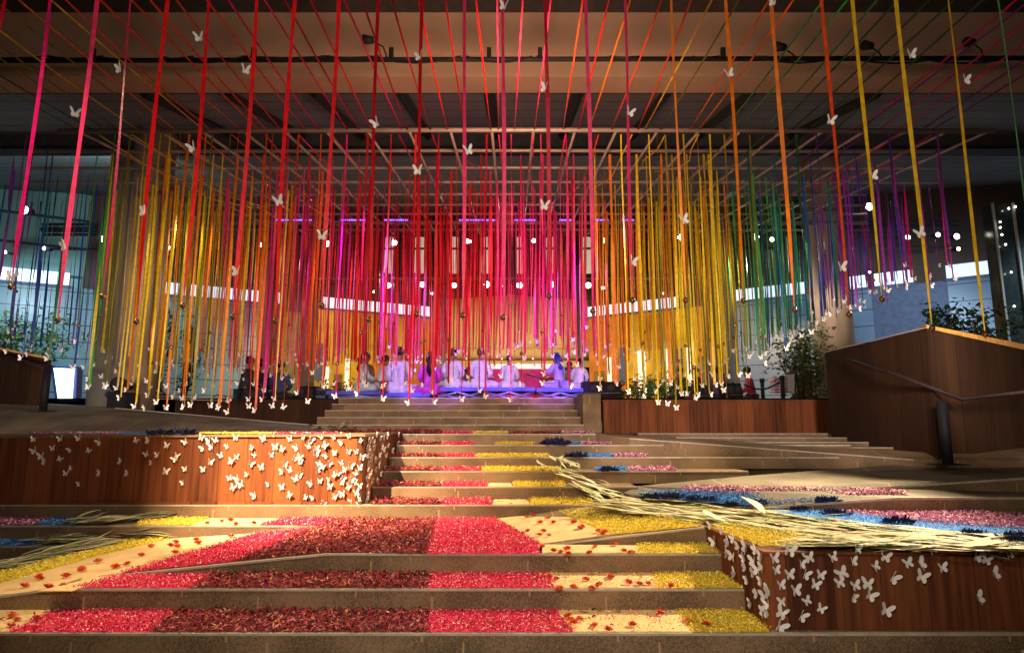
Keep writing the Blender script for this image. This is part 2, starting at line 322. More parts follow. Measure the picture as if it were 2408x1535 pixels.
# left ramp climbing behind the left planter
lr = MB(); lv = [PD(-300,1026,9.8), PD(800,1020,9.8), PD(735,1000,12.4), PD(270,960,12.4), PD(-10,946,12.4), PD(-400,930,12.4)]
lr.add(lv, [list(range(6))], SAND)
def drop(mb, a, b, dz, m): mb.add([a, b, b-Vector((0,0,dz)), a-Vector((0,0,dz))], [(0,1,2,3)], m)
drop(lr, lv[5], lv[2], .001, STONE)
e1, e2 = PD(270,960,12.4), PD(735,1000,12.4); nosing(lr, [e1+Vector((0,0,.01)), e2+Vector((0,0,.01))], .03)
lr.add([lv[5], lv[4], lv[3], PD(270,952,18), PD(-400,920,18)], [(0,1,2,3,4)], SAND)
struct(lr, 'side_ramp')

# ------------------------------------------------------------ timber planters and walls
p1 = thing('timber_planter', 'long reddish timber planter on the left with a swarm of white butterflies', 'planter', (XP1, YD+.02, ZD))
m = MB(); zt = -.085
m.poly([(-10,YD+.03,ZD),(XP1,YD+.03,ZD),(XP1,YD+.03,zt),(-10,YD+.03,zt-.03)], WOOD)
m.poly([(XP1,YD+.03,ZD),(XP1,9.8,ZD),(XP1,9.8,zt),(XP1,YD+.03,zt)], WOOD)
m.build('cladding', p1).matrix_parent_inverse = p1.matrix_basis.inverted()
m = MB(); m.prism([Vector(v) for v in ((-10,YD+.01,zt-.018),(XP1+.02,YD+.01,zt+.012),(XP1+.02,9.79,zt+.012),(-10,9.79,zt-.018))], .03, STONE)
m.build('top', p1).matrix_parent_inverse = p1.matrix_basis.inverted()
m = MB(); m.box((-10,YD+.005,ZD+.002),(XP1+.01,YD+.03,ZD+.035), EDGE if False else WOOD); m.build('plinth', p1).matrix_parent_inverse = p1.matrix_basis.inverted()
p2 = thing('timber_planter', 'darker timber planter at lower right topped with yellow petals and dry leaves', 'planter', (XP2, 4.4, ZA))
m = MB(); z2 = -.815
m.poly([(XP2,4.40,ZA),(9,4.40,ZA),(9,4.40,z2),(XP2,4.40,z2)], WOOD); m.poly([(XP2,5.7,ZA),(XP2,4.40,ZA),(XP2,4.40,z2),(XP2,5.7,z2-.03)], WOOD)
m.build('cladding', p2).matrix_parent_inverse = p2.matrix_basis.inverted()
m = MB(); m.prism([Vector(v) for v in ((XP2-.01,4.38,z2+.006),(9,4.38,z2+.006),(9,4.62,z2+.004),(XP2-.01,4.62,z2+.004))], .02, WOOD); m.prism([Vector(v) for v in ((XP2-.01,4.62,z2+.002),(XP2+.04,4.62,z2+.002),(XP2+.04,5.72,z2-.028),(XP2-.01,5.72,z2-.028))], .02, WOOD)
m.build('coping', p2).matrix_parent_inverse = p2.matrix_basis.inverted()
m = MB(); y = 12.4; xa, xb = PD(1420,1000,y).x, 9.5
m.box((xa,y,-.12),(xb,y+.25,.50), WOOD); m.box((xa-.02,y-.02,.50),(xb,y+.27,.53), WOOD)
tag(m.build('timber_wall'), 'low wall of vertical brown timber boards right of the upper stairs', 'wall')
m = MB(); y = 12.9; m.box((-7.5,y+1.4,-.12),(XU0-.01,y+1.6,.62), WOODD); tag(m.build('timber_wall'), 'dark low wall behind the musicians seated at the upper left', 'wall')
par = thing('timber_parapet', 'tall dark timber parapet at right with a peaked corner and orange lit coping', 'parapet', (5.65,8.6,-.5))
m = MB(); c0 = Vector((5.65,8.6)); dR = Vector((1.327,1)); cR = c0+dR*3.6; zt = 1.33
m.add([(5.65,11.44,-.9),(5.65,8.6,-.9),(cR.x,cR.y,-.9),(5.65,11.44,zt),(5.65,8.6,zt),(cR.x,cR.y,zt)], [(0,1,4,3),(1,2,5,4),(3,4,5)], WOODD)
m.build('cladding', par).matrix_parent_inverse = par.matrix_basis.inverted()
GOLD = mat('lit_coping_wood', (.85, .40, .09), .4, .3, 8)  # orange raised so the coping looks lit where no lamp reaches
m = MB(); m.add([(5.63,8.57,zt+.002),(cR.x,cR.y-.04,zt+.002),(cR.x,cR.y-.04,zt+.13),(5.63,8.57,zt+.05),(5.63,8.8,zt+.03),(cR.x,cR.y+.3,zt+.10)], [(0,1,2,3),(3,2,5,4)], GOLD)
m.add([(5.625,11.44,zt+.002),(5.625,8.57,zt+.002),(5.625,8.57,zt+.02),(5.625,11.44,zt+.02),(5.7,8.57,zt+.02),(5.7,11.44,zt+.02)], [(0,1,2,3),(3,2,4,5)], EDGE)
m.build('coping', par).matrix_parent_inverse = par.matrix_basis.inverted()
pl = thing('timber_parapet', 'dark boxy parapet at the left edge beside the glowing white screen', 'parapet', (-9,12.3,.3))
m = MB(); a = PD(0,822,12.3); b = PD(113,845,12.3); a2 = PD(-400,742,12.3)
m.add([(a2.x,12.3,.2),(b.x,12.3,.2),(b.x,12.3,b.z),(a.x,12.3,a.z),(a2.x,12.3,a2.z),(b.x,12.4,.2),(b.x,12.4,b.z),(a2.x,12.4,a2.z),(a.x,12.4,a.z)], [(0,1,2,3,4),(1,5,6,2),(2,6,8,3),(3,8,7,4)], WOODD)
m.build('cladding', pl).matrix_parent_inverse = pl.matrix_basis.inverted()
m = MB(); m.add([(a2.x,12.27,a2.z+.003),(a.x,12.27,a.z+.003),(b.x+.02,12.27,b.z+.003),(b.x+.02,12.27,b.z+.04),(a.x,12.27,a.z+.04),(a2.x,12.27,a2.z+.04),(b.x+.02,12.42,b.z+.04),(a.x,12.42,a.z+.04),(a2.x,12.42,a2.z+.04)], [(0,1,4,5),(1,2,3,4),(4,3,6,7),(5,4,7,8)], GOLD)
m.build('coping', pl).matrix_parent_inverse = pl.matrix_basis.inverted()
# handrails
RAIL = mat('rail_bronze', (.022, .008, .009), .7, .2)
def rail(label, pts, posts, r=.028):
    t = thing('handrail', label, 'handrail', posts[0][0])
    inv = Matrix.Translation(-Vector(posts[0][0]))
    m = MB(); m.tube(pts, r, RAIL, 10); m.build('rail', t).matrix_parent_inverse = inv
    for (b, h, w) in posts:
        m = MB(); m.tube([b, Vector(b)+Vector((0,0,h))], w, BLACK, 12); m.build('post', t).matrix_parent_inverse = inv
        m = MB(); m.prism([Vector(b)+Vector((sx*w*2.6, sy*w*2, .012)) for sx, sy in ((-1.2,-1),(1.2,-1),(1.2,1),(-1.2,1))], .012, BLACK); m.build('base_plate', t).matrix_parent_inverse = inv
b = PD(2229,1084,8.3); b.z = -.47
rail('dark handrail on a thick post before the tall right parapet', [PD(1992,842,10.35),PD(2120,885,8.75),PD(2262,938,8.3),PD(2420,920,8.3),PD(2600,880,8.3)], [(b, PD(2229,945,8.3).z-b.z, .062)])
b = PD(101,968,11.2)
rail('black post and short rail beside the boxy left parapet', [PD(-60,820,11.9),PD(60,850,11.5),PD(108,868,11.2)], [(b, PD(101,862,11.2).z-b.z, .06)])

# ------------------------------------------------------------ petal carpets
def tri_area(a, b, c): return (b-a).cross(c-a).length/2
PAL = {
 'dark_petals': [(.20,.015,.02),(.32,.03,.03),(.07,.008,.008),(.42,.07,.06),(.24,.02,.05),(.55,.22,.08),(.12,.012,.02),(.36,.04,.10),(.42,.16,.18),(.05,.02,.02),(.28,.03,.03),(.46,.10,.09)],
 'red_petals': [(.68,.02,.10),(.78,.03,.15),(.50,.012,.05),(.82,.12,.20),(.70,.02,.10),(.90,.50,.42),(.42,.01,.02),(.70,.03,.09)],
 'yellow_petals': [(.85,.64,.02),(.90,.74,.08),(.70,.48,.01),(.92,.84,.34),(.62,.50,.05),(.85,.62,.03)],
 'purple_petals': [(.36,.10,.24),(.50,.20,.36),(.68,.38,.48),(.22,.05,.16),(.75,.50,.52),(.40,.09,.17),(.58,.25,.38)],
 'blue_petals': [(.06,.21,.52),(.10,.30,.66),(.08,.25,.58),(.04,.15,.42),(.16,.36,.70)],
}
BASEC = {'dark_petals': (.13,.015,.015), 'red_petals': (.62,.025,.09), 'yellow_petals': (.70,.46,.03), 'purple_petals': (.26,.07,.16), 'blue_petals': (.08,.25,.58)}
CREAM = mat('cream_powder', (.78,.52,.24), .95, .12, 5, .5, fine=120)
SIZE = {'dark_petals': (.042,.012), 'red_petals': (.019,.009), 'yellow_petals': (.016,.008), 'purple_petals': (.026,.014), 'blue_petals': (.010,.008)}
NICE = {'dark_petals': 'dark red dried petals', 'red_petals': 'bright pinkish red petals', 'yellow_petals': 'yellow petals', 'purple_petals': 'purple and pink petals', 'blue_petals': 'blue dyed grains'}
def carpet(kind, polys, where, dens=1.0, lift=.006, hmax=.03, drape=False, bed=True):
    """polys: convex world-space polygons; many small petals strewn over a thin bed"""
    if kind == 'cream':
        mb = MB()
        for P in polys: mb.prism([v+Vector((0,0,lift+.004)) for v in P], .008, CREAM)
        return tag(mb.build('cream_powder_bed'), 'bed of cream coloured powder '+where, 'powder', 'powder beds of the flower carpet', 'stuff')
    tris = []
    for P in polys:
        for i in range(1, len(P)-1): tris.append((P[0], P[i], P[i+1]))
    ar = np.array([tri_area(*t) for t in tris]); A = ar.sum()
    L_, W_ = SIZE[kind]; cyv = np.mean([v.y for P in polys for v in P]); far = max(1, cyv/6.0)
    L_ *= far**.8; W_ *= far**.8
    n = int(min(15000, dens*2.1*A/(L_*W_)))
    T = np.array([[list(v) for v in t] for t in tris]); idx = rng.choice(len(tris), n, p=ar/A)
    r1, r2 = rng.random(n), rng.random(n); f = r1+r2 > 1; r1[f], r2[f] = 1-r1[f], 1-r2[f]
    P0 = T[idx,0]+(T[idx,1]-T[idx,0])*r1[:,None]+(T[idx,2]-T[idx,0])*r2[:,None]
    if drape:
        for i in range(n):
            h = BV.ray_cast(Vector((P0[i,0], P0[i,1], P0[i,2]+.12)), Vector((0,0,-1)), .5)[0]
            if h is not None: P0[i,2] = h.z
    P0[:,2] += lift+rng.random(n)**1.6*hmax
    P0 += rng.normal(0, .014, (n,3))*np.array([1,1,0])
    yaw = rng.random(n)*2*math.pi; pit = rng.normal(0, .55, n); rol = rng.normal(0, .6, n)
    ax = np.stack([np.cos(yaw)*np.cos(pit), np.sin(yaw)*np.cos(pit), np.sin(pit)], 1)
    bx = np.stack([-np.sin(yaw)*np.cos(rol), np.cos(yaw)*np.cos(rol), np.sin(rol)], 1)
    l = L_*(.4+1.2*rng.random(n))[:,None]*.5; wd = W_*(.4+1.2*rng.random(n))[:,None]*.5
    nz = np.cross(ax, bx)*(.15*L_)
    V = np.stack([P0-ax*l, P0-bx*wd+nz*.5, P0+ax*l, P0+bx*wd+nz*.5], 1).reshape(-1,3)
    V[:,2] = np.maximum(V[:,2], (P0[:,2]-hmax).repeat(4))
    bv = []; bf = []; k = len(V)
    for P in (polys if bed else []):
        bf.append(list(range(k+len(bv), k+len(bv)+len(P)))); bv += [tuple(v+Vector((0,0,lift))) for v in P]
    me = bpy.data.meshes.new(kind)
    me.from_pydata(V.tolist()+bv, [], [[4*i, 4*i+1, 4*i+2, 4*i+3] for i in range(n)]+bf)
    me.materials.append(tint_mat(kind, PAL[kind])); me.materials.append(mat(kind+'_bed', BASEC[kind], .95, .3, 40))
    me.polygons.foreach_set('material_index', [0]*n+[1]*len(bf))
    at = me.attributes.new('tint', 'FLOAT', 'FACE'); at.data.foreach_set('value', list(rng.random(n))+[.5]*len(bf))
    me.update()
    return tag(link(kind, me), 'strewn '+NICE[kind]+' '+where, 'petals', 'petal beds of the flower carpet', 'stuff')
def band(z, yf, yb, f0, f1, b0, b1): return [XZ(f0, yf+.015, z), XZ(f1, yf+.015, z), XZ(b1, yb, z), XZ(b0, yb, z)]
K = dict(d='dark_petals', r='red_petals', y='yellow_petals', p='purple_petals', b='blue_petals', c='cream')
# step A and B
for code, a in (('c',(-260,18,-160,128)), ('r',(18,350,128,415)), ('d',(350,1003,415,1008)), ('r',(1003,1348,1008,1308)), ('c',(1348,1625,1308,1590)), ('y',(1625,1812,1590,1770))):
    carpet(K[code], [band(ZA, YA, YB, *a)], 'on the lowest step, %s' % {18:'far left',350:'left of middle',1003:'in the middle',1348:'right of middle',1625:'right part',1812:'beside the right planter'}[a[1]], hmax=.035 if code == 'd' else .022)
for code, a in (('r',(165,445,300,510)), ('d',(445,1005,510,1015)), ('r',(1005,1305,1015,1285)), ('c',(1305,1545,1285,1535)), ('y',(1545,1752,1535,1700))):
    carpet(K[code], [band(ZB, YB, YC, *a)], 'on the second step, %s' % {445:'left part',1005:'in the middle',1305:'right of middle',1545:'further right',1752:'beside the right planter'}[a[1]], hmax=.035 if code == 'd' else .022)
carpet('cream', [[PZ(88,1392,ZB), PZ(165,1391,ZB), PZ(300,1352,ZB), PZ(235,1357,ZB)]], 'at the left end of the second step')
# landing
L3 = lambda px, py: PP(px, py, rampL)
C3 = lambda px, py: PZ(px, py, ZC)
R3 = lambda px, py: PP(px, py, rampR)
D3 = lambda px, py: PZ(px, py, ZD)
Q3 = onpave
carpet('red_petals', [[L3(285,1348), L3(555,1319), L3(735,1244), L3(600,1256)]], 'sweeping across the left ramp')
carpet('dark_petals', [[L3(558,1319), L3(768,1299), L3(745,1243), L3(735,1244)], [C3(768,1299), C3(1003,1303), C3(1027,1221), C3(790,1221), C3(745,1240)]], 'covering the middle landing', hmax=.03)
carpet('red_petals', [[C3(1004,1303), C3(1268,1303), C3(1268,1281), C3(1165,1220), C3(1028,1221)]], 'in the square block of the landing', hmax=.03)
carpet('cream', [[R3(1168,1219), R3(1272,1280), R3(1440,1258), R3(1350,1222), R3(1300,1200)]], 'on the right ramp')
carpet('yellow_petals', [[R3(1300,1200), R3(1350,1222), R3(1440,1258), R3(1652,1237), R3(1500,1204), R3(1410,1190)]], 'on the right ramp', 1.2)
carpet('cream', [[L3(-80,1392), L3(-80,1424), L3(0,1400), L3(85,1393), L3(232,1356), L3(282,1349), L3(600,1256), L3(400,1268), L3(225,1310), L3(0,1374)]], 'curving over the left ramp')
carpet('yellow_petals', [[L3(-80,1368), L3(-80,1392), L3(0,1374), L3(225,1310), L3(400,1268), L3(350,1271), L3(210,1298), L3(100,1325)]], 'curving over the left ramp', 1.2)
carpet('yellow_petals', [[PZ(232,1283,ZB), PZ(352,1281,ZB), PZ(425,1266,ZB), PZ(290,1268,ZB)]], 'on the small tread at left', 1.2)
carpet('blue_petals', [[PZ(-100,1284,ZB), PZ(80,1283,ZB), PZ(165,1268,ZB), PZ(-100,1268,ZB)]], 'on the small tread at the left edge')
for code, a, nm in (('p',(-200,80,-150,130),'far left'), ('b',(80,190,130,240),'left of the dry leaves'), ('y',(320,450,345,490),'right of the dry leaves'), ('c',(450,610,490,665),'in the middle'), ('r',(610,745,665,800),'at the right end')):
    carpet(K[code], [band(ZC, ym, YD, *a)], 'on the tread under the left planter, '+nm)
carpet('yellow_petals', [[XZ(1500,YC+.015,ZC), XZ(1700,YC+.015,ZC), XZ(1655,5.69,ZC), XZ(1500,5.69,ZC)]], 'on the third step beside the right planter')
carpet('cream', [[XZ(1275,YC+.015,ZC), XZ(1500,YC+.015,ZC), XZ(1500,5.69,ZC), XZ(1275,5.69,ZC)]], 'on the third step right of middle')
# flight D/E
ROWS = [(ZD,YD,[('d',872,1038),('r',1038,1158),('c',1158,1245),('y',1245,1395)]),
        (-.70,7.8,[('d',884,1036),('r',1036,1146),('c',1146,1205),('y',1205,1330)]),
        (-.55,8.3,[('d',905,1036),('r',1036,1132),('y',1132,1320),('b',1400,1475),('p',1475,1590)]),
        (-.40,8.8,[('d',918,1038),('r',1038,1120),('y',1120,1290),('b',1340,1440),('p',1440,1525)]),
        (-.25,9.3,[('d',925,1038),('r',1038,1112),('y',1165,1255),('b',1290,1365),('p',1365,1440)]),
        (-.10,9.8,[('r',1040,1112),('y',1112,1195),('d',1195,1320),('p',1320,1395)])]
for i, (z, y, segs) in enumerate(ROWS):
    for code, a, b in segs:
        sh = 4
        carpet(K[code], [band(z, y, y+.48, a, b, a+sh, b-sh)], 'on the %s step of the middle flight, %s' % (ordn(i+1), 'left' if b < 1045 else 'middle' if b < 1160 else 'right'), hmax=.04, dens=.8)
carpet('dark_petals', [[PZ(760,1017,-.095), PZ(1040,1019,-.095), PZ(1040,1013,-.095), PZ(760,1011,-.095)]], 'scattered over the upper landing', hmax=.05, dens=.3)
for kind, z, y0_, y1_, xa_, xb_, nm in (('red_petals', ZA, YA, YB, 900, 1700, 'loose over the lowest step'), ('dark_petals', ZA, YA, YB, 0, 1400, 'loose along the lowest step'), ('red_petals', ZB, YB, YC, 1000, 1640, 'loose over the second step'), ('yellow_petals', ZB, YB, YC, 1250, 1600, 'loose on the second step'), ('yellow_petals', ZA, YA, YB, 1250, 1640, 'loose on the lowest step'), ('dark_petals', ZD, YD, 7.8, 900, 1400, 'loose on the wide step')):
    carpet(kind, [band(z, y0_, y1_, xa_, xb_, xa_, xb_)], nm, dens=.035, lift=.014, hmax=.02, bed=False)
# right side: yellow beside the planter, blue and purple beyond
carpet('yellow_petals', [[D3(1672,1240), PZ(1806,1291,-.83), PZ(1996,1291,-.83), D3(1860,1256), D3(1740,1232)]], 'on top of the right planter', 1.2)
carpet('blue_petals', [[D3(1800,1200), D3(1940,1238), D3(2200,1270), D3(2500,1296), D3(2500,1250), D3(2200,1232), D3(1980,1205)]], 'behind the dry leaves at right')
carpet('purple_petals', [[D3(1960,1199), D3(1980,1205), D3(2200,1232), D3(2500,1252), D3(2500,1222), D3(2240,1200), D3(2060,1196)]], 'along the right side lower tread')
carpet('blue_petals', [[Q3(1490,1160), Q3(1600,1176), Q3(1620,1160)], [Q3(1600,1176), Q3(1770,1190), Q3(1760,1166), Q3(1620,1160)], [Q3(1770,1190), Q3(1980,1177), Q3(1900,1171), Q3(1760,1166)]], 'on the right side ramp', 2.6, drape=True, hmax=.045)
carpet('purple_petals', [[Q3(1600,1151), Q3(1620,1161), Q3(1760,1167), Q3(1760,1150)], [Q3(1760,1150), Q3(1760,1167), Q3(1900,1172), Q3(1900,1152)], [Q3(1900,1152), Q3(1900,1172), Q3(2000,1173), Q3(2000,1155)], [Q3(2000,1155), Q3(2000,1173), Q3(2140,1164)]], 'on the right side ramp', 2.6, drape=True, hmax=.045)
# left planter top
zt = -.075
for code, a, b, nm in (('p',75,282,'at the left end'), ('b',270,342,'left of middle'), ('y',440,640,'in the middle'), ('r',640,800,'near the corner')):
    carpet(K[code], [band(zt, YD+.05, YD+.45, a, b, a+10, b+10)], 'on top of the left planter '+nm, hmax=.016, dens=.5)

# ------------------------------------------------------------ red blossoms on the cream powder
BLO = [tint_mat('rose_petal', [(.62,.05,.02),(.75,.12,.03),(.45,.03,.02),(.80,.22,.08)], .6)]
def blossom_mesh(k):
    mb = MB(); R = random.Random(k)
    for ring, (n, rad, zz, tilt) in enumerate(((7,.026,.006,.5),(6,.018,.014,.9),(4,.009,.018,1.3))):
        for j in range(n):
            a = 2*math.pi*j/n+ring*.5+R.uniform(-.2,.2); d = Vector((math.cos(a), math.sin(a), 0)); s = Vector((-d.y, d.x, 0)); up = Vector((0,0,1))
            o = d*(rad*.25)+up*zz*.6; t = d*math.cos(tilt)+up*math.sin(tilt); wd = rad*.62
            mb.add([o-s*wd*.35, o+s*wd*.35, o+t*rad*.6+s*wd, o+t*rad+s*wd*.4, o+t*rad-s*wd*.4, o+t*rad*.6-s*wd], [(0,1,2,3,4,5)], BLO[0])
    me = mb.mesh('blossom'); at = me.attributes.new('tint', 'FLOAT', 'FACE'); at.data.foreach_set('value', [R.random() for _ in me.polygons]); return me
BM = [blossom_mesh(i) for i in range(4)]
z1 = lambda x, y: (x/3.553/1.0631+1204, y/3.553/1.0631+1128.8)      # survey notes taken on enlarged quarters
z0 = lambda x, y: (x/3.553/1.0631, y/3.553/1.0631+1128.8)
bl_a = [z1(*p) for p in ((500,1205),(520,1240),(600,1235),(540,1265),(735,1290),(850,1325),(1070,1285),(1310,1180),(1560,1245),(1725,1280))]+[z0(*p) for p in ((110,1205),(320,1220),(95,1290),(150,1240))]
bl_b = [z1(*p) for p in ((325,855),(395,880),(420,965),(655,880),(545,950),(775,930),(705,960),(875,860),(1030,910),(1130,920),(1205,915),(1410,940))]
bl_c = [z1(*p) for p in ((265,590),(370,625),(430,635),(490,610),(500,655),(740,590),(690,640),(925,570),(990,625),(1060,645))]
bl_r = [z1(*p) for p in ((185,320),(130,335),(320,345),(250,385),(370,385),(550,385),(600,435),(620,425),(140,460),(95,480),(280,465),(240,495),(330,500),(770,465),(825,470),(800,490))]
bl_l = [z0(*p) for p in ((340,870),(345,890),(580,870),(720,800),(730,815),(870,735),(1340,598),(215,955),(420,965),(555,950),(1020,785),(1130,760),(1250,675),(1510,590),(1575,600),(1555,560),(1550,655),(1740,540),(1760,570),(2050,505))]
bl_t = [z0(*p) for p in ((1840,375),(1970,360),(2045,350),(2095,380),(2250,378))]
nb = 0
for pts, fn, nm in ((bl_a, lambda x, y: PZ(x, y, ZA+.012), 'lowest step'), (bl_b, lambda x, y: PZ(x, y, ZB+.012), 'second step'), (bl_c, lambda x, y: PZ(x, y, ZC+.012), 'third step'),
                    (bl_r, lambda x, y: R3(x, y)+Vector((0,0,.014)), 'right ramp'), (bl_l, lambda x, y: L3(x, y)+Vector((0,0,.014)), 'left ramp'), (bl_t, lambda x, y: PZ(x, y, ZC+.012), 'tread under the left planter')):
    for i, (x, y) in enumerate(sorted(pts)):
        o = link('rose_blossom', BM[nb % 4], None, fn(x, y+3)); nb += 1
        o.rotation_euler = (random.uniform(-.3,.3), random.uniform(-.3,.3), random.uniform(0,6)); s = random.uniform(.9,1.25)*(1.0 if nm != 'left ramp' else 1.1); o.scale = (s,s,s*1.2)
        tag(o, 'red blossom on cream powder, %s from the left on the %s' % (ordn(i+1), nm), 'blossom', 'red blossoms set on the cream powder')

# ------------------------------------------------------------ dry leaves
LEAF = tint_mat('dry_palm_leaf', [(.46,.45,.24),(.58,.55,.33),(.36,.37,.17),(.66,.62,.42),(.30,.31,.14),(.52,.44,.27)], .7)
LEAFP = tint_mat('pale_palm_leaf', [(.56,.50,.25),(.64,.58,.33),(.44,.41,.17),(.72,.66,.44),(.27,.29,.10),(.44,.31,.15),(.36,.36,.14),(.58,.52,.28)], .6)
def leaf_verts(p, q, wd, arch, R):
    p = Vector(p); q = Vector(q); n = 7; t = (q-p).normalized(); s = t.cross(Vector((0,0,1))).normalized(); vs = []; fs = []
    side = R.uniform(-.06,.06); tw = R.uniform(-.45,.45)
    for i in range(n):
        u = i/(n-1); c = p.lerp(q, u)+Vector((0,0,arch*math.sin(math.pi*u)))+s*side*math.sin(math.pi*u)
        h = wd*max(.03, math.sin(math.pi*min(1, (u*.9+.07)))**1.6)*.5; a = tw*(u-.3)
        e = s*math.cos(a)+Vector((0,0,1))*math.sin(a)
        vs += [c-e*h, c+Vector((0,0,-h*.12)), c+e*h]
    for i in range(n-1): fs += [(3*i, 3*i+1, 3*i+4, 3*i+3), (3*i+1, 3*i+2, 3*i+5, 3*i+4)]
    return vs, fs
def leaf_bundle(path, width, n, ln, label, mat_, z=.03, seed=1, jit=.12, wd=.045):
    R = random.Random(seed); mb = MB(); tint = []
    P = [Vector(p) for p in path]
    for i in range(n):
        u = R.random()*(len(P)-1); k = min(int(u), len(P)-2); c = P[k].lerp(P[k+1], u-k); t = (P[k+1]-P[k]); t.z *= .6; t.normalize(); wl = width*(1 if n < 1000 else max(.25, 1.25-abs(u/(len(P)-1)-.42)*1.7))
        s = Vector((t.y, -t.x, 0)).normalized(); c = c+s*R.uniform(-.5,.5)*wl
        t = (t+s*R.gauss(0, jit)+Vector((0,0,R.gauss(0,.05)))).normalized(); l = ln*R.uniform(.5,1.2)
        a = c-t*l/2+Vector((0,0,z*R.random()+.008)); b = c+t*l/2+Vector((0,0,z*R.random()+.008))
        if R.random() < .04: b.z += R.uniform(.04,.10)
        v, f = leaf_verts(a, b, wd*R.uniform(.5,1.5), R.uniform(0,.022), R); mb.add(v, f, mat_); tint += [R.random()]*len(f)
    me = mb.mesh('dry_leaves'); at = me.attributes.new('tint', 'FLOAT', 'FACE'); at.data.foreach_set('value', tint)
    return tag(link('dry_leaves', me), label, 'leaves', 'dry leaf bundles of the carpet', 'stuff')
leaf_bundle([D3(1440,1190)+Vector((0,0,.04)), D3(1560,1200), D3(1760,1222), D3(1900,1243), D3(2080,1264), D3(2350,1292)], 1.1, 470, .68, 'thick band of pale dry leaves above the right planter', LEAFP, .014, 3, .12, .055)
leaf_bundle([PZ(1900,1281,-.80), PZ(2100,1288,-.80), PZ(2420,1296,-.80)], .22, 150, .5, 'thin fringe of dry leaves along the right planter edge', LEAFP, .02, 13, .1)
leaf_bundle([PZ(1290,1082,-.42)+Vector((0,0,.04)), PZ(1330,1112,-.55), PZ(1390,1145,-.70), PZ(1440,1180,-.85)], .5, 60, .4, 'dry leaves trailing down the middle flight', LEAF, .03, 4, .3)
leaf_bundle([L3(-60,1350), L3(40,1335), L3(150,1305), L3(250,1285)], .28, 120, .5, 'dry leaves fanned over the lower left ramp', LEAF, .05, 5)
leaf_bundle([PZ(100,1283,ZB)+Vector((0,0,.03)), PZ(260,1268,ZB), L3(380,1262)], .22, 80, .45, 'dry leaves between blue and yellow at left', LEAF, .05, 6)
leaf_bundle([PZ(190,1240,ZC)+Vector((0,0,.03)), PZ(300,1228,ZC), PZ(410,1218,ZC)], .22, 90, .45, 'dry leaves on the tread under the left planter', LEAF, .06, 7)
leaf_bundle([PZ(750,1016,-.08), PZ(830,1014,-.08)], .5, 70, .4, 'greenish leaf heap on the corner of the left planter', LEAF, .12, 8, .6, .05)
big = [(D3(1400,1175)+Vector((0,0,.1)), D3(1480,1182)+Vector((0,0,.05)), 'pale broad leaf lying above the flight at the bundle start'),
       (D3(1745,1205)+Vector((0,0,.16)), D3(1800,1222)+Vector((0,0,.02)), 'upright pale leaf near the middle of the right bundle'),
       (D3(1655,1222)+Vector((0,0,.09)), D3(1720,1238)+Vector((0,0,.02)), 'pale leaf over the planter corner'),
       (PZ(1905,1490,-1.45)+Vector((0,0,.03)), PZ(1985,1540,-1.45)+Vector((0,0,.01)), 'narrow brown leaf on the bottom floor'),
       (PZ(2330,1506,-1.45)+Vector((0,0,.12)), PZ(2420,1560,-1.45)+Vector((0,0,.02)), 'broad leaf at the bottom right corner'),
       (PZ(2010,1528,-1.45)+Vector((0,0,.02)), PZ(2220,1524,-1.45)+Vector((0,0,.02)), 'flat olive leaf along the bottom edge'),
       (PZ(2210,1528,-1.45)+Vector((0,0,.03)), PZ(2420,1526,-1.45)+Vector((0,0,.03)), 'long olive leaf below the right planter')]
for i, (a, b, lb) in enumerate(big):
    mb = MB(); v, f = leaf_verts(a, b, .10 if i < 3 else .075, .02, random.Random(i)); mb.add(v, f, LEAFP if i < 3 else LEAF)
    me = mb.mesh('dry_leaf'); at = me.attributes.new('tint', 'FLOAT', 'FACE'); at.data.foreach_set('value', [.4]*len(f))
    tag(link('dry_leaf', me), lb, 'leaf', 'large single dry leaves')
# dark blue flower clumps
BLUEF = tint_mat('indigo_bloom', [(.012,.012,.05),(.02,.02,.10),(.03,.02,.08),(.01,.02,.03)], .8)
cl = [(Q3,1530,1172,.16,'left end of the right ramp'),(Q3,1580,1172,.18,'right ramp, second clump'),(Q3,1635,1176,.15,'right ramp, third clump'),(Q3,1672,1177,.13,'right ramp, below the purple petals'),(Q3,1720,1187,.09,'small clump alone in blue on the right ramp'),
      (Q3,1790,1185,.14,'right ramp, right of the small lone clump'),(Q3,1945,1180,.16,'tip where the right ramp riser begins'),(D3,1880,1203,.16,'left end of the lower blue strip'),(D3,1965,1213,.18,'lower blue strip, second clump'),(D3,2115,1233,.20,'lower blue strip, biggest clump'),
      (D3,2290,1262,.16,'lower blue strip, near the right edge'),(D3,2400,1275,.2,'lower blue strip at the right edge'),(lambda x, y: PZ(x, y, -.07),370,1024,.17,'left planter top, left clump'),(lambda x, y: PZ(x, y, -.07),430,1024,.18,'left planter top, right clump'),
      (lambda x, y: PZ(x, y, -.4),1355,1075,.2,'middle flight upper right'),(lambda x, y: PZ(x, y, -.25),1300,1046,.3,'middle flight top right'),(lambda x, y: PZ(x, y, -.55),1430,1108,.18,'middle flight right end'),(lambda x, y: PZ(x, y, ZC),170,1232,.16,'tread under left planter beside the leaves')]
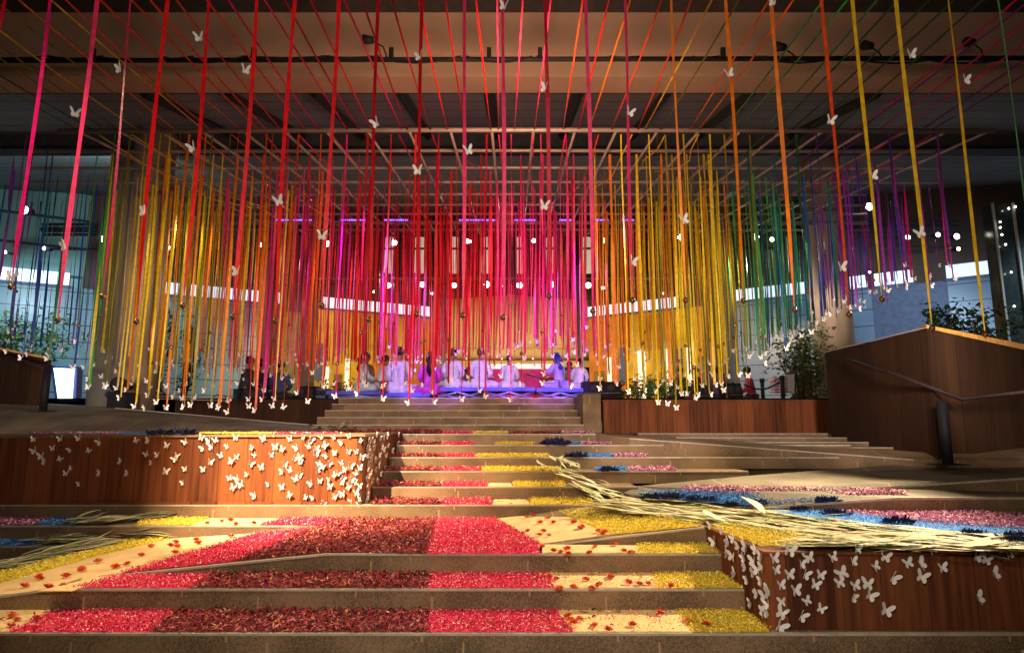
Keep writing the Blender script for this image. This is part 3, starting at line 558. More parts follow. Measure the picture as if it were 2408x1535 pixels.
for i, (fn, x, y, s, lb) in enumerate(cl):
    c = fn(x, y); R = random.Random(i); mb = MB(); tint = []
    for j in range(110):
        a = R.uniform(0, 6.28); e = R.uniform(.1,1.5); d = Vector((math.cos(a)*math.cos(e)*1.3, math.sin(a)*math.cos(e)*.8, math.sin(e)*.8)); o = Vector((R.uniform(-.5,.5)*s, R.uniform(-.3,.3)*s, .01)); t = o+d*s*R.uniform(.25,.55); k = d.cross(Vector((R.random(),R.random(),R.random()))).normalized()*s*.05
        mb.add([o-k*.4, o+k*.4, (o+t)/2+k*1.4, t, (o+t)/2-k*1.4], [(0,1,2,3,4)], BLUEF); tint.append(R.random())
    me = mb.mesh('flower_clump'); at = me.attributes.new('tint', 'FLOAT', 'FACE'); at.data.foreach_set('value', tint)
    tag(link('flower_clump', me, None, c), 'clump of dark indigo flowers, '+lb, 'flowers', 'indigo flower clumps')

# ------------------------------------------------------------ butterflies
FW = [(.03,.10),(.22,.50),(.52,.86),(.80,1.0),(.97,.93),(.97,.68),(.82,.38),(.55,.10),(.05,.0)]
HW = [(.05,.0),(.52,.08),(.70,-.12),(.70,-.42),(.52,-.62),(.30,-.58),(.12,-.30)]
def butterfly_mesh(dl, dr):
    mb = MB()
    for sgn, dh in ((-1, dl), (1, dr)):
        for W, lift in ((FW, .0), (HW, .02)):
            top = [Vector((sgn*x*math.cos(dh), y, x*math.sin(dh)+lift+.05)) for x, y in W]; nn = Vector((-sgn*math.sin(dh), 0, math.cos(dh)))*.025
            n = len(top); vs = [v+nn for v in top]+[v-nn for v in top]
            mb.add(vs, [list(range(n)) if sgn < 0 else list(range(n))[::-1], list(range(n, 2*n))[::-1] if sgn < 0 else list(range(n, 2*n))]+[(i, (i+1) % n, n+(i+1) % n, n+i) for i in range(n)], PAPER)
    mb.tube([(0,-.42,.06),(0,-.2,.07),(0,.15,.08),(0,.34,.06)], [.02,.05,.06,.03], PAPER, 6)
    return mb.mesh('butterfly')
BF = [butterfly_mesh(math.radians(a), math.radians(b)) for a, b in ((38,38),(62,18),(18,62),(50,28),(28,50),(75,10),(12,74))]
def orient(normal, up, rot=0):
    n = Vector(normal).normalized(); u = Vector(up); u = (u-n*u.dot(n)).normalized(); r = u.cross(n)
    c, s = math.cos(rot), math.sin(rot); u2 = u*c+r*s; r2 = r*c-u*s
    return Matrix((r2, u2, n)).transposed().to_4x4()
def put_butterfly(loc, normal, s, rot, me=None, parent=None):
    o = link('butterfly', me or random.choice(BF), parent); o.matrix_world = Matrix.Translation(loc) @ orient(normal, (0,0,1), rot) @ Matrix.Scale(s, 4); return o
NF = """158,185 285,183 372,180 472,198 247,228 333,232 417,238 163,240 195,265 213,292 282,277 335,323 310,345 375,395 470,347 567,292 600,348 640,190 700,193 787,215 690,255 742,260 832,262 826,278 713,297 780,335 873,198 872,325 862,390 950,178 985,195 1013,190 957,228 998,220 1108,178 1073,217 1038,262 990,292 958,327 1090,290 1112,268 1240,183 1187,228 1200,258 1180,300 1228,318 1162,353 1080,367 1118,370 1135,397 1097,412 1200,450 1295,222 1330,233 1275,260 1363,185 1430,177 1460,190 1515,172 1575,175 1642,170 1610,200 1398,225 1450,220 1490,228 1530,215 1485,252 1535,262 1577,250 1640,245 1675,245 1410,270 1385,275 1415,292 1340,305 1330,338 1362,332 1500,300 1520,315 1550,300 1495,330 1605,298 1650,310 1625,330 1390,372 1408,355 1465,393 1505,382 1265,397 1327,410 1365,450 1440,460 1475,460 1520,487 1555,408 1550,375 1575,355 1590,345 1615,388 1610,370 1640,410 1655,375 1675,345 1690,320 1700,270 1700,195 1575,455 1612,443 1650,478 1675,438 1690,405 1690,490 1695,465 1670,390"""
NS = """1740,190 1765,165 1785,180 1815,170 1870,165 1865,205 1820,215 1800,235 1755,225 1735,245 1780,260 1840,240 1810,262 1760,285 1740,270 1728,300 1780,295 1805,320 1760,330 1740,340 1725,325 1785,350 1770,382 1745,380 1728,355 1722,415 1800,180 1750,205 1790,222 1775,312 1722,450 1730,195 1722,230 1720,265 1720,375 1716,480"""
RF = """1303,708 1397,740 1505,740 1358,773 1230,745 1600,760 1620,702 1755,738 1707,783 1860,765 1918,775 1970,700 2020,788 2180,735 2230,752 2330,722 2265,823 2190,935 1785,835 1925,832 1303,820 1375,820 1450,822 1550,813 1540,858 1425,868 1262,870 1612,872 1672,865 1330,895 1600,930 1680,918 1270,948 1385,943 1452,982 1757,988 1357,1015 1268,1003 1240,800 1255,1065"""
RS = """935,592 990,615 955,670 1020,675 1070,695 1105,700 1045,655 1040,735 1015,725 1095,745 1140,760 1100,790 1175,740 1050,820 1110,850 1140,815 1175,855 1125,960 1155,915 1190,925 1212,905 1185,1000 1208,965 1205,1000 1180,790 1160,800 1150,705"""
P_ = lambda s: [tuple(map(float, a.split(','))) for a in s.split()]
def wall_set(pts, x0, fn, normal, s, group, where, zlo, zhi):
    rec = []
    for (a, b) in pts:
        px, py = a/2*1.0+x0, b/2+940.6
        rec.append(fn(px, py))
    bands = {0: [], 1: [], 2: []}
    for p in rec: bands[0 if p.z > zlo+(zhi-zlo)*.66 else 1 if p.z > zlo+(zhi-zlo)*.33 else 2].append(p)
    for b, L_ in bands.items():
        key = (lambda p: p.x) if abs(normal[1]) > .5 else (lambda p: p.y)
        for i, p in enumerate(sorted(L_, key=key)):
            o = put_butterfly(p, normal, s*random.uniform(.8,1.2), random.uniform(-.6,.6))
            tag(o, 'white butterfly on the %s, %s %s in its %s third' % (where, ordn(i+1), 'from the left' if abs(normal[1]) > .5 else 'from the front', ('upper','middle','lower')[b]), 'butterfly', group)
wall_set(P_(NF), 0, lambda x, y: PD(x, y, YD+.022), (0,-1,0), .043, 'butterflies on the left planter front', 'left planter front', ZD, -.09)
def side(px, py, X):
    r = ray(px, py); return r*(X/r.x)
wall_set(P_(NS), 0, lambda x, y: side(x, y, XP1+.008), (1,0,0), .044, 'butterflies on the left planter end', 'left planter end face', ZD, -.09)
wall_set(P_(RF), 1204, lambda x, y: PD(x, y, 4.392), (0,-1,0), .046, 'butterflies on the right planter front', 'right planter front', ZA, -.82)
wall_set(P_(RS), 1204, lambda x, y: side(x, y, XP2-.008), (-1,0,0), .046, 'butterflies on the right planter end', 'right planter end face', ZA, -.82)

# ------------------------------------------------------------ ribbons
RC = {'crimson': (.56,.004,.035), 'red': (.78,.010,.012), 'dark red': (.44,.004,.012), 'pink': (.85,.04,.17), 'magenta': (.74,.012,.20), 'purple': (.26,.03,.34), 'violet': (.10,.04,.36),
      'blue': (.015,.06,.34), 'teal': (.015,.18,.19), 'bright green': (.12,.55,.20), 'green': (.06,.34,.08), 'dark green': (.02,.15,.05), 'olive': (.24,.20,.015), 'yellow': (.82,.56,.010), 'orange': (.85,.22,.010), 'red orange': (.80,.085,.012)}
RM = {k: mat('ribbon_'+k.replace(' ', '_'), v, .35, .22, 14, .3, spec=.6, trans=.5) for k, v in RC.items()}
def ribbon_mesh(top, bot, w_, colname, seed, seg=14, twist=1.2, taper=True):
    R = random.Random(seed); a0 = R.uniform(-.4,.4)*(.5+twist*.4)*(1 if twist > 1 else .5); ph = R.uniform(0,6); vs = []; fs = []
    L_ = top.z-bot.z; tw = (R.choice([0,0,1])*R.uniform(1,3)) if twist > 1 else 0
    for i in range(seg+1):
        u = i/seg; c = top.lerp(bot, u)+Vector((math.sin(u*4+ph)*.014, math.cos(u*3+ph)*.02, 0))*math.sin(math.pi*u)
        a = a0+twist*math.sin(u*3+ph)*.5+tw*u*math.pi
        h = w_/2*(.86+.14*math.sin(u*23+ph*3)*math.sin(u*7+ph))*(1 if not taper or u < .9 else max(.25, 1-(u-.9)*8)); e = Vector((math.cos(a), math.sin(a), 0))
        vs += [c-e*h, c+e*h]
    for i in range(seg): fs.append((2*i, 2*i+1, 2*i+3, 2*i+2))
    mb = MB(); mb.add(vs, fs, RM[colname], True); return mb.mesh('ribbon')
def bell_mesh():
    mb = MB(); mb.ball((0,0,0), 1, BRASS, 10, 8, (1,1,.95)); mb.tube([(0,0,.85),(0,0,1.35)], .22, BRASS, 6); mb.ball((0,0,-.95), .28, BLACK, 6, 5); return mb.mesh('bell')
BELL = bell_mesh()
FR = [(10,0,-4,82,'crimson'),(110,0,27,668,'magenta'),(211,0,137,745,'pink'),(306,0,242,690,'pink'),(381,0,322,750,'red'),(486,0,431,712,'red'),(595,0,549,738,'red'),(692,0,648,748,'red'),(791,0,758,712,'red'),(893,0,868,745,'dark red'),
      (993,0,980,732,'dark red'),(1098,0,1088,735,'pink'),(1187,0,1183,740,'pink'),(1285,0,1291,690,'crimson'),(1382,0,1394,725,'pink'),(1476,0,1487,700,'pink'),(1582,0,1612,700,'orange'),(1699,0,1748,700,'orange'),(1813,0,1868,722,'orange'),
      (1927,0,1996,733,'red orange'),(2014,0,2073,697,'yellow'),(2121,0,2191,765,'yellow'),(2235,0,2316,780,'yellow'),(2336,0,2420,560,'bright green')]
BFR = {0:[(-2,75)],1:[(25,652)],2:[(176,270),(155,580)],3:[(284,165)],4:[(341,500)],5:[(469,92),(455,350)],6:[(577,168),(558,642)],7:[(655,475)],8:[(757,558)],9:[(886,292)],10:[(988,137),(983,404)],11:[(1101,357)],12:[(1186,18)],
       13:[(1283,210),(1280,487)],14:[],15:[(1479,268),(1486,618)],16:[(1607,520)],17:[(1714,178)],18:[(1819,8)],19:[(1952,287),(1977,630)],20:[(2051,417)],21:[(2141,132),(2163,550)],22:[(2268,192)],23:[]}
DF, ZF = 4.0, 4.35
for i, (x0, y0, x1, y1, c) in enumerate(FR):
    b = PD(x1, y1, DF); t = Vector((b.x, DF, ZF))
    th = thing('hanging_ribbon', 'wide %s ribbon of the front row, %s from the left' % (c, ordn(i+1)), 'ribbon', t, 'wide ribbons of the front row')
    o = link('ribbon', ribbon_mesh(Vector((0,0,0)), b-t, .029 if i not in (16,) else .018, c, i, 40, .9), th)
    if y1 > 300 and i != 23:
        bb = link('bell', BELL, th); bb.location = b-t-Vector((0,0,.018)); bb.scale = (.019,)*3
    for (bx, by) in BFR[i]:
        bo = link('butterfly', random.choice(BF), th); L_ = PD(bx, by, DF-.03)-t; bo.matrix_local = Matrix.Translation(L_) @ orient((random.uniform(-.5,.5),-1,random.uniform(-.2,.3)), (0,0,1), random.uniform(-.4,.4)) @ Matrix.Scale(.042, 4)
for (bx, by) in ((768,570),(1102,357)):
    pass
# curtain behind: rows under the bars of the overhead grid
def col_for(px, R):
    px += R.gauss(0, 22)
    B = [(60,['purple','blue','violet','teal']),(130,['blue','violet','dark green','blue']),(190,['green','dark green','blue','purple']),(250,['olive','green','yellow','blue']),(430,['yellow','olive','yellow','yellow','orange']),(520,['orange','yellow','orange','olive']),(650,['orange','red orange','magenta','yellow']),
         (780,['magenta','pink','red orange','crimson']),(960,['crimson','red','magenta','dark red']),(1150,['dark red','red','crimson','red']),(1345,['pink','crimson','magenta','pink']),(1420,['red orange','red','orange','pink']),(1560,['orange','red orange','orange','yellow']),(1740,['yellow','olive','yellow','orange']),(1820,['green','olive','green','dark green']),
         (1890,['teal','dark green','blue','green']),(1985,['blue','violet','blue','teal']),(3000,['purple','violet','purple','magenta'])]
    for lim, cs in B:
        if px < lim: return R.choice(cs)
BY = [(-50,840),(120,842),(165,850),(205,905),(260,925),(340,945),(460,955),(550,965),(700,945),(860,925),(1000,940),(1130,945),(1300,900),(1400,905),(1500,935),(1560,945),(1640,940),(1720,905),(1760,875),(1800,845),(1860,815),(1900,790),(1960,752),(2030,720),(2100,685),(2200,662),(2300,640)]
BY2 = [(-50,760),(150,800),(300,840),(550,860),(800,850),(1100,830),(1300,800),(1500,820),(1600,880),(1750,830),(1900,760),(2200,640)]
def interp(T, x):
    for (a, b), (c, d) in zip(T[:-1], T[1:]):
        if a <= x <= c: return b+(d-b)*(x-a)/(c-a)
    return T[-1][1]
RR = random.Random(21); strands = []
SP = .34
for k in range(7):
    d = 9+k; zg = 4.37+.126*k; dc = d*math.cos(TH)+zg*math.sin(TH)
    xmin = -.80*dc if k < 4 else -.62*dc; xmax = (.665*dc if k < 4 else .56*dc)
    x = xmin+RR.uniform(0,.2)+(k % 3)*.11
    while x < xmax:
        xx = x+RR.gauss(0,.035); pq = CX+x/dc*F; x += SP*RR.uniform(.75,1.25)*(.55 if k < 2 and (230 < pq < 680 or 1480 < pq < 1740) else 1.0 if k < 2 else 1.22)
        pb = CX+xx/(d*math.cos(TH)+.6*math.sin(TH))*F      # screen column of its lower end decides colour and length
        if k == 0: yb = interp(BY, pb)+RR.gauss(0,7)
        else:
            w_ = k/6; yb = interp(BY, pb)*(1-w_)+interp(BY2, pb)*w_-8*RR.random()-RR.choice([0,0,0,40*RR.random()])
        strands.append((k, xx, d, zg, pb, yb))
print('curtain strands', len(strands))
cnt = {}
for (k, xx, d, zg, pb, yb) in sorted(strands, key=lambda s: (s[0], s[1])):
    c = col_for(pb, RR); zb = PD(pb, yb, d).z; t = Vector((xx, d, zg-.03)); b = Vector((xx, d, zb))
    cnt[(k, c)] = cnt.get((k, c), 0)+1
    th = thing('hanging_ribbon', 'thin %s ribbon, %s from the left of its colour on the %s grid bar' % (c, ordn(cnt[(k,c)]), ('nearest','second','third','fourth','fifth','sixth','farthest')[k]), 'ribbon', t, 'thin ribbons hanging from the overhead grid')
    wd = RR.choice([.016,.024,.032,.05]) if k else RR.choice([.022,.028,.036])
    link('ribbon', ribbon_mesh(Vector((0,0,0)), b-t, wd, c, int(pb*7), 10, 1.6, False), th)
    bo = link('butterfly', RR.choice(BF[:5]), th); bo.matrix_local = Matrix.Translation(b-t-Vector((0,.02,.02))) @ orient((RR.uniform(-.6,.6),-1,RR.uniform(-.2,.4)), (0,0,1), RR.uniform(-.4,.4)) @ Matrix.Scale(.05, 4)
    if RR.random() < .22:
        bb = link('bell', BELL, th); bb.location = (b-t)*RR.uniform(.72,.9); bb.scale = (.03,)*3

mb = MB(); RX = random.Random(77); tn = 0
for k in range(2, 9):
    d = 9.4+k; zg = 4.37+.126*(d-9); dc = d*math.cos(TH)+zg*math.sin(TH); x = -.78*dc if k < 5 else -.6*dc; xm = .60*dc if k < 5 else .5*dc
    while x < xm:
        x += .22*RX.uniform(.5,1.5); pb = CX+x/(d*math.cos(TH)+.9*math.sin(TH))*F
        if True:
            yb = interp(BY2, pb)+RX.gauss(0,16); b = Vector((x, d, PD(pb, yb, d).z)); t = Vector((x, d, zg-.03)); w_ = RX.choice([.014,.02,.03,.045]); c = col_for(pb, RX); a0 = RX.uniform(-.8,.8); vs = []
            for i in range(7):
                u = i/6; a = a0+math.sin(u*5+x)*.8; e = Vector((math.cos(a), math.sin(a), 0))*w_/2; p = t.lerp(b, u)+Vector((math.sin(u*4+x)*.02,0,0)); vs += [p-e, p+e]
            mb.add(vs, [(2*i, 2*i+1, 2*i+3, 2*i+2) for i in range(6)], RM[c], True)
            if RX.random() > .4: tn += 1; continue
            B0 = BF[int(RX.random()*5)]; M = Matrix.Translation(b-Vector((0,.02,.02))) @ orient((RX.uniform(-.6,.6),-1,.2), (0,0,1), RX.uniform(-.4,.4)) @ Matrix.Scale(.04, 4)
            mb.add([M @ v.co for v in B0.vertices], [tuple(p.vertices) for p in B0.polygons], PAPER); tn += 1
print('further strands', tn)
tag(mb.build('ribbon_mass'), 'mass of further thin ribbons deep inside the rainbow curtain', 'ribbons', None, 'stuff')

# ------------------------------------------------------------ overhead grid, strings, pipes
gr = thing('ceiling_grid', 'overhead grid of pale pipes that carries the ribbon curtain', 'grid', (0,9,4.37)); inv = Matrix.Translation((0,-9,-4.37))
LED = mat('violet_led', (.1,.05,.5), .4, .1, emit=(.20,.08,1), estr=4)
for k in range(10):
    d = 9+k*(1 if k < 8 else .9); zg = 4.37+.126*(d-9); m = MB(); m.tube([((-6.8 if k == 0 else -.80*d if k < 4 else -.62*d), d, zg+.02), (0, d, zg+.035), ((7.25 if k == 0 else .70*d if k < 4 else .58*d), d, zg+.02)], .030 if k else .036, GREYM, 8); m.build('bar', gr).matrix_parent_inverse = inv
for j in range(-11, 13):
    x = (1157+j*97-1204)/1500*9.57
    if x < -6.8 or x > 7.3: continue
    m = MB(); m.tube([(x,9,4.37),(x,17.6,4.37+.126*8.6)], .022, GREYM, 6); m.build('cross_bar', gr).matrix_parent_inverse = inv
for (a, b) in ((650,735),(800,860),(905,960),(1080,1170),(1210,1260),(1315,1345),(1390,1430),(1462,1490)):
    m = MB(); p = PD(a, 519, 15.0); q_ = PD(b, 519, 15.0); m.tube([(p.x,14.95,p.z),(q_.x,14.95,q_.z)], .016, LED, 6); m.build('led_strip', gr).matrix_parent_inverse = inv
# front rail the wide ribbons hang from, and the strings running back from it to the grid
m = MB(); m.tube([(-6.5,DF,ZF),(6.5,DF,ZF)], .03, GREYM, 8); tag(m.build('front_rail'), 'pale pipe above the front row that the wide ribbons hang from', 'pipe')
sx = [i*.27-6.6 for i in range(49)]; RS_ = random.Random(5); ns = 0
for x in sx:
    ns += 1; pxg = CX+x/9.57*F
    c = col_for(pxg+ (0 if pxg < 1204 else 40), RS_); c = {'blue':'dark green','teal':'dark green','violet':'purple'}.get(c, c)
    m = MB(); x2 = x+RS_.uniform(-.12,.12); sag = RS_.uniform(.02,.10)
    m.tube([Vector((x*1.02, DF, ZF)).lerp(Vector((x2, 9, 4.40)), u)-Vector((0,0,sag*4*u*(1-u))) for u in (0,.2,.4,.6,.8,1)], .011, RM[c], 5)
    tag(m.build('overhead_string'), '%s cord running back from the front rail to the grid, %s from the left' % (c, ordn(ns)), 'cord', 'cords between the front rail and the grid')
for i in range(26):
    xa_ = -6.2+i*.5; pxg = CX+xa_/9.57*F; c = col_for(pxg, RS_); c = {'blue':'dark green','teal':'dark green','violet':'purple'}.get(c, c); d2 = RS_.choice([11,12,13,14]); m = MB()
    m.tube([Vector((xa_, 9, 4.33)).lerp(Vector((xa_+RS_.uniform(-.3,.3), d2, 4.33+.126*(d2-9))), u)-Vector((0,0,.10*4*u*(1-u))) for u in (0,.25,.5,.75,1)], .011, RM[c], 5)
    tag(m.build('overhead_string'), '%s cord slung below the grid bars, %s from the left of the slung cords' % (c, ordn(i+1)), 'cord', 'cords slung below the grid')
pp = thing('lighting_pipe', 'dark pipe with looped cables in front of the lit concrete beam', 'pipe', (0,8.4,PD(1204,140,8.4).z)); z = PD(1204,140,8.4).z; inv = Matrix.Translation((0,-8.4,-z))
m = MB(); m.tube([(-9,8.4,z-.03),(0,8.4,z),(9,8.4,z+.02)], .035, BLACK, 8); m.build('pipe', pp).matrix_parent_inverse = inv
R = random.Random(3); x = -8.5
while x < 8.5:
    l = R.uniform(.5,1.6); m = MB(); sg = R.uniform(.02,.11); m.tube([(x+l*u, 8.36, z+.02-sg*4*u*(1-u)) for u in (0,.15,.3,.5,.7,.85,1)], R.uniform(.010,.018), BLACK, 5); m.build('cable', pp).matrix_parent_inverse = inv; x += l*R.uniform(.6,1.1)
for px in (218,597,1270,1700,1150,920):
    p = PD(px, 124, 8.4); m = MB(); m.box((p.x-.03,8.37,z),(p.x+.03,8.43,z+.17), BLACK); m.build('clamp', pp).matrix_parent_inverse = inv
for px, py, lb in ((878,98,'above the ninth ribbon'),(1845,115,'right of the middle'),(2050,112,'between two yellow ribbons'),(2290,104,'near the right edge')):
    p = PD(px, py, 8.3); m = MB(); m.tube([(p.x,8.3,p.z+.02),(p.x-.14,8.25,p.z)], [.05,.07], BLACK, 10); m.tube([(p.x,8.3,p.z),(p.x+.13,8.35,p.z-.05),(p.x+.18,8.38,z+.02)], .012, BLACK, 5)
    tag(m.build('pipe_lamp'), 'small unlit black lamp on the pipe '+lb, 'lamp', 'lamps clamped to the pipe')

# ------------------------------------------------------------ concrete beam and ceiling
CONC = mat('warm_concrete', (.44,.30,.22), .85, .12, .8, .1)
CEIL = lines_mat('ceiling_panels', (.13,.14,.165), (.02,.018,.02), 1, .6, .06, .8)
zb_, zt_ = PD(1204,183,10).z, PD(1204,30,10).z
m = MB(); m.box((-30,10,zb_),(30,10.5,zt_), CONC); m.box((-30,9.97,zb_-.0),(30,10.0,zb_+.06), CONC); m.box((-30,9.985,PD(1204,127,10).z),(30,10.0,PD(1204,119,10).z), CONC)
tag(m.build('concrete_beam'), 'broad warm lit concrete beam crossing the top of the view', 'beam')
m = MB(); m.poly([(-40,-12,zt_+.002),(40,-12,zt_+.002),(40,10.5,zt_+.002),(-40,10.5,zt_+.002)], DARK)
sl = .2218; zc = lambda d: zb_+.02+sl*(d-10)
m.poly([(-40,10.5,zc(10.5)),(40,10.5,zc(10.5)),(40,34,zc(34)),(-40,34,zc(34))], CEIL)
m.box((-30,10.5,zb_+.2),(30,10.9,zt_), DARK); struct(m, 'ceiling')
for j, (xa_, ya_, xb_, yb_) in enumerate(((300,200,520,305),(717,200,834,305),(929,195,997,305),(1147,195,1164,303),(1369,190,1331,300),(1584,198,1499,305),(1800,190,1660,305),(2100,200,1900,300),(500,200,690,310))):
    def hit(px, py):
        r = ray(px, py); a = Vector((0,10,zc(10)-.05)); n = Vector((0,-sl,1)).normalized(); return r*(a.dot(n)/r.dot(n))
    p, q_ = hit(xa_, ya_), hit(xb_, yb_); p = p+(q_-p)*.14; q_ = p+(q_-p)*1.3
    m = MB(); m.tube([p, q_], .11, BLACK, 4, False); tag(m.build('ceiling_rib'), 'black sloping rib under the ceiling, %s' % ('far left','centre left','left of centre','centre','right of centre','centre right','right','far right','left')[j], 'rib', 'ribs under the ceiling')
m = MB(); m.box((-30,14.0,zc(14)-.35),(30,14.2,zc(14)+.1), DARK); m.box((-30,13.9,zc(14)-.40),(30,14.3,zc(14)-.34), BLACK); tag(m.build('cross_beam'), 'dark cross beam behind the first ceiling panels', 'beam')
# louvred vents and small blue ceiling lights
for px, lb in ((1062,'left of centre'),(1290,'right of centre'),(2190,'far right')):
    m = MB(); 
    for k in range(7):
        p = PD(px, 205+13*k, 12.2+.2*k); wv = .30-.015*k; m.box((p.x-wv,p.y,p.z-.02),(p.x+wv,p.y+.05,p.z+.015), EDGE if k > 4 else GREYM)
    tag(m.build('ceiling_vent'), 'louvred vent in the ceiling '+lb, 'vent', 'louvred ceiling vents')
BLUEL = mat('blue_led', (.05,.05,.5), .4, .1, emit=(.15,.15,1), estr=4)
for px, py, w_, lb in ((636,270,.16,'far left'),(820,265,.07,'left'),(848,262,.05,'beside the left pair'),(1112,262,.10,'middle'),(1236,272,.10,'right of middle'),(1475,270,.14,'right'),(775,266,.05,'small, left')):
    p = PD(px, py, 12.6); m = MB(); m.box((p.x-w_,p.y,p.z-.015),(p.x+w_,p.y+.02,p.z+.015), BLUEL); tag(m.build('ceiling_light'), 'small blue glint light on the ceiling, '+lb, 'light', 'blue lights on the ceiling')

# ------------------------------------------------------------ the building behind the plaza
FLR = .65
TEAL = lines_mat('teal_cladding', (.16,.27,.32), (.03,.06,.09), 2, .62, .07, .35)
BLUEW = lines_mat('blue_cladding', (.17,.24,.36), (.03,.05,.10), 2, .62, .06, .35)
NAVY = mat('navy_panel', (.10,.125,.22), .6, .2)
TEALG = lines_mat('teal_glass', (.20,.36,.36), (.03,.06,.07), 2, 1.1, .10, .3)
YEL = mat('yellow_wall', (.72,.42,.03), .7, .2, 2); ORG = mat('orange_wall', (.62,.20,.03), .7, .25, 2)
CRM = mat('cream_wall', (.62,.42,.17), .8, .1, 1); BRN = mat('brown_soffit', (.085,.055,.045), .85, .25, .6)
BAND = mat('lit_clerestory', (.8,.85,.95), .3, .03, emit=(.66,.78,1), estr=.95)
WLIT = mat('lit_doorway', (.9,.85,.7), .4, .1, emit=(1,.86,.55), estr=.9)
GREENP = mat('olive_panel', (.20,.17,.03), .7, .3, 3); PIPEB = mat('grey_column', (.30,.28,.24), .6, .12, 1.5)
bd = thing('building', 'two angled building wings with lit clerestory bands behind the plaza', 'building', (0,30,FLR)); binv = Matrix.Translation((0,-30,-FLR))
def bpart(mb, nm): o = mb.build(nm, bd); o.matrix_parent_inverse = binv; return o
LP = lambda d: Vector((-3.9-1.867*(30-d), d)); RP = lambda d: Vector((3.72+1.487*(30-d), d))
def onwall(px, left=True):
    u = (px-CX)/F
    for it in range(1):
        if left: d = (-3.9-56.01)/(u*.99-1.867)      # x = -59.91+1.867 d = u d
        else: d = (3.72+44.61)/(u*.99+1.487)
    return d
def wall_quad(mb, pa, pb, za, zb, m, left=True, off=0, zat=None, zbt=None):
    """piece of a wing wall between picture columns pa and pb from height za to zb"""
    P = LP if left else RP; A = P(onwall(pa, left)); B = P(onwall(pb, left)); n = Vector((1,-1.867)).normalized() if left else Vector((-1,-1.487)).normalized()
    A = A+n*off; B = B+n*off
    mb.add([(A.x,A.y,za),(B.x,B.y,za),(B.x,B.y,zb),(A.x,A.y,zb)], [(0,1,2,3)], m)
ZW0, ZW1, ZTOP = 5.15, 5.70, 11.0
for left, segs in ((True, [(-260,150,TEAL,'wall'),(150,600,TEAL,'wall'),(600,735,BRN,'wall'),(735,870,YEL,'wall'),(870,1012,ORG,'wall')]),
                   (False, [(1388,1480,ORG,'wall'),(1480,1665,YEL,'wall'),(1665,1745,BRN,'wall'),(1745,2075,BLUEW,'wall'),(2075,2262,NAVY,'wall'),(2262,2700,BLUEW,'wall')])):
    for a, b, mt, nm in segs:
        m = MB(); wall_quad(m, a, b, FLR, ZW0, mt, left); bpart(m, nm)
# clerestory bands (lit glass), with a thin dark sill
for left, a, b in ((True,-260,128),(True,292,598),(True,634,646),(True,742,1006),(False,1388,1604),(False,1748,2068),(False,2085,2180),(False,2262,2700)):
    m = MB(); wall_quad(m, a, b, ZW0+.06, ZW1-.02, BAND, left, .05); o = bpart(m, 'window')
    m = MB(); wall_quad(m, a-4, b+4, ZW0-.06, ZW0+.05, NAVY, left, .12); bpart(m, 'sill')
for left, a, b, mt in ((True,-400,160,TEALG),(True,160,1012,BRN),(False,1388,2700,BRN)):
    m = MB(); wall_quad(m, a, b, ZW0, ZTOP, mt, left, -.02); bpart(m, 'upper_wall')
# windows, doors and panels of the lower walls
R = random.Random(11)
for left, a, b, z0_, z1_, mt, nm in [(True,758,768,.7,2.6,WLIT,'door'),(True,806,816,.7,3.0,WLIT,'door'),(True,850,858,.7,3.4,WLIT,'door'),(True,735,752,2.0,3.6,NAVY,'window'),(True,905,915,.7,3.1,WLIT,'door'),(True,950,962,2.0,3.4,NAVY,'window'),(True,780,800,.7,2.3,GREENP,'panel'),(True,880,900,3.6,5.0,YEL,'panel'),(True,925,945,3.4,5.0,YEL,'panel'),(True,640,700,.7,4.9,GREENP,'panel'),
        (False,1432,1442,.7,3.2,WLIT,'door'),(False,1505,1524,.7,3.4,WLIT,'door'),(False,1570,1582,.7,3.4,WLIT,'door'),(False,1622,1640,.7,3.4,WLIT,'door'),(False,1460,1475,2.0,3.6,NAVY,'window'),(False,1590,1612,1.6,3.4,NAVY,'window'),(False,1530,1560,3.4,5.0,ORG,'panel'),(False,1400,1425,.7,2.6,GREENP,'panel'),(False,1650,1664,.7,3,GREENP,'panel')]:
    m = MB(); wall_quad(m, a, b, z0_, z1_, mt, left, .06); bpart(m, nm)
# centre wall with its curved hood, recess and crimson counter
m = MB(); m.box((-4.6,31.0,4.0),(4.6,31.4,6.6), CRM); m.box((-4.6,31.05,2.9),(4.6,31.4,4.0), CRM); m.box((-4.6,31.4,FLR),(4.6,31.6,3.2), DARK)
bpart(m, 'centre_wall')
m = MB(); m.tube([(-4.4,30.9,3.55),(4.4,30.9,3.55)], .30, CRM, 14); bpart(m, 'hood')
for i, xx in enumerate((-2.9,-2.2,-1.6,-.5,.3,1.0,2.1,2.7)):
    m = MB(); m.ball((xx,30.5,3.0+.25*(i % 2)), .05, WLIT, 6, 5); bpart(m, 'downlight')
m = MB(); m.box((-30,30.3,6.5),(30,31.6,11), BRN); bpart(m, 'centre_fascia')
m = MB(); m.add([(-3.9,30,6.0),(0,27.5,5.75),(0,27.5,11),(-3.9,30,11),(3.72,30,6.0),(3.72,30,11)], [(0,1,2,3),(1,4,5,2)], BRN); bpart(m, 'corner_fascia')
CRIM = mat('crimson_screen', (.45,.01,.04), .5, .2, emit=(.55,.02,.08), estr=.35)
cs = thing('counter', 'crimson lit counter with a cream top behind the musicians', 'counter', (0,20,FLR)); cinv = Matrix.Translation((0,-20,-FLR))
a, b = PD(1148,900,20), PD(1322,858,20)
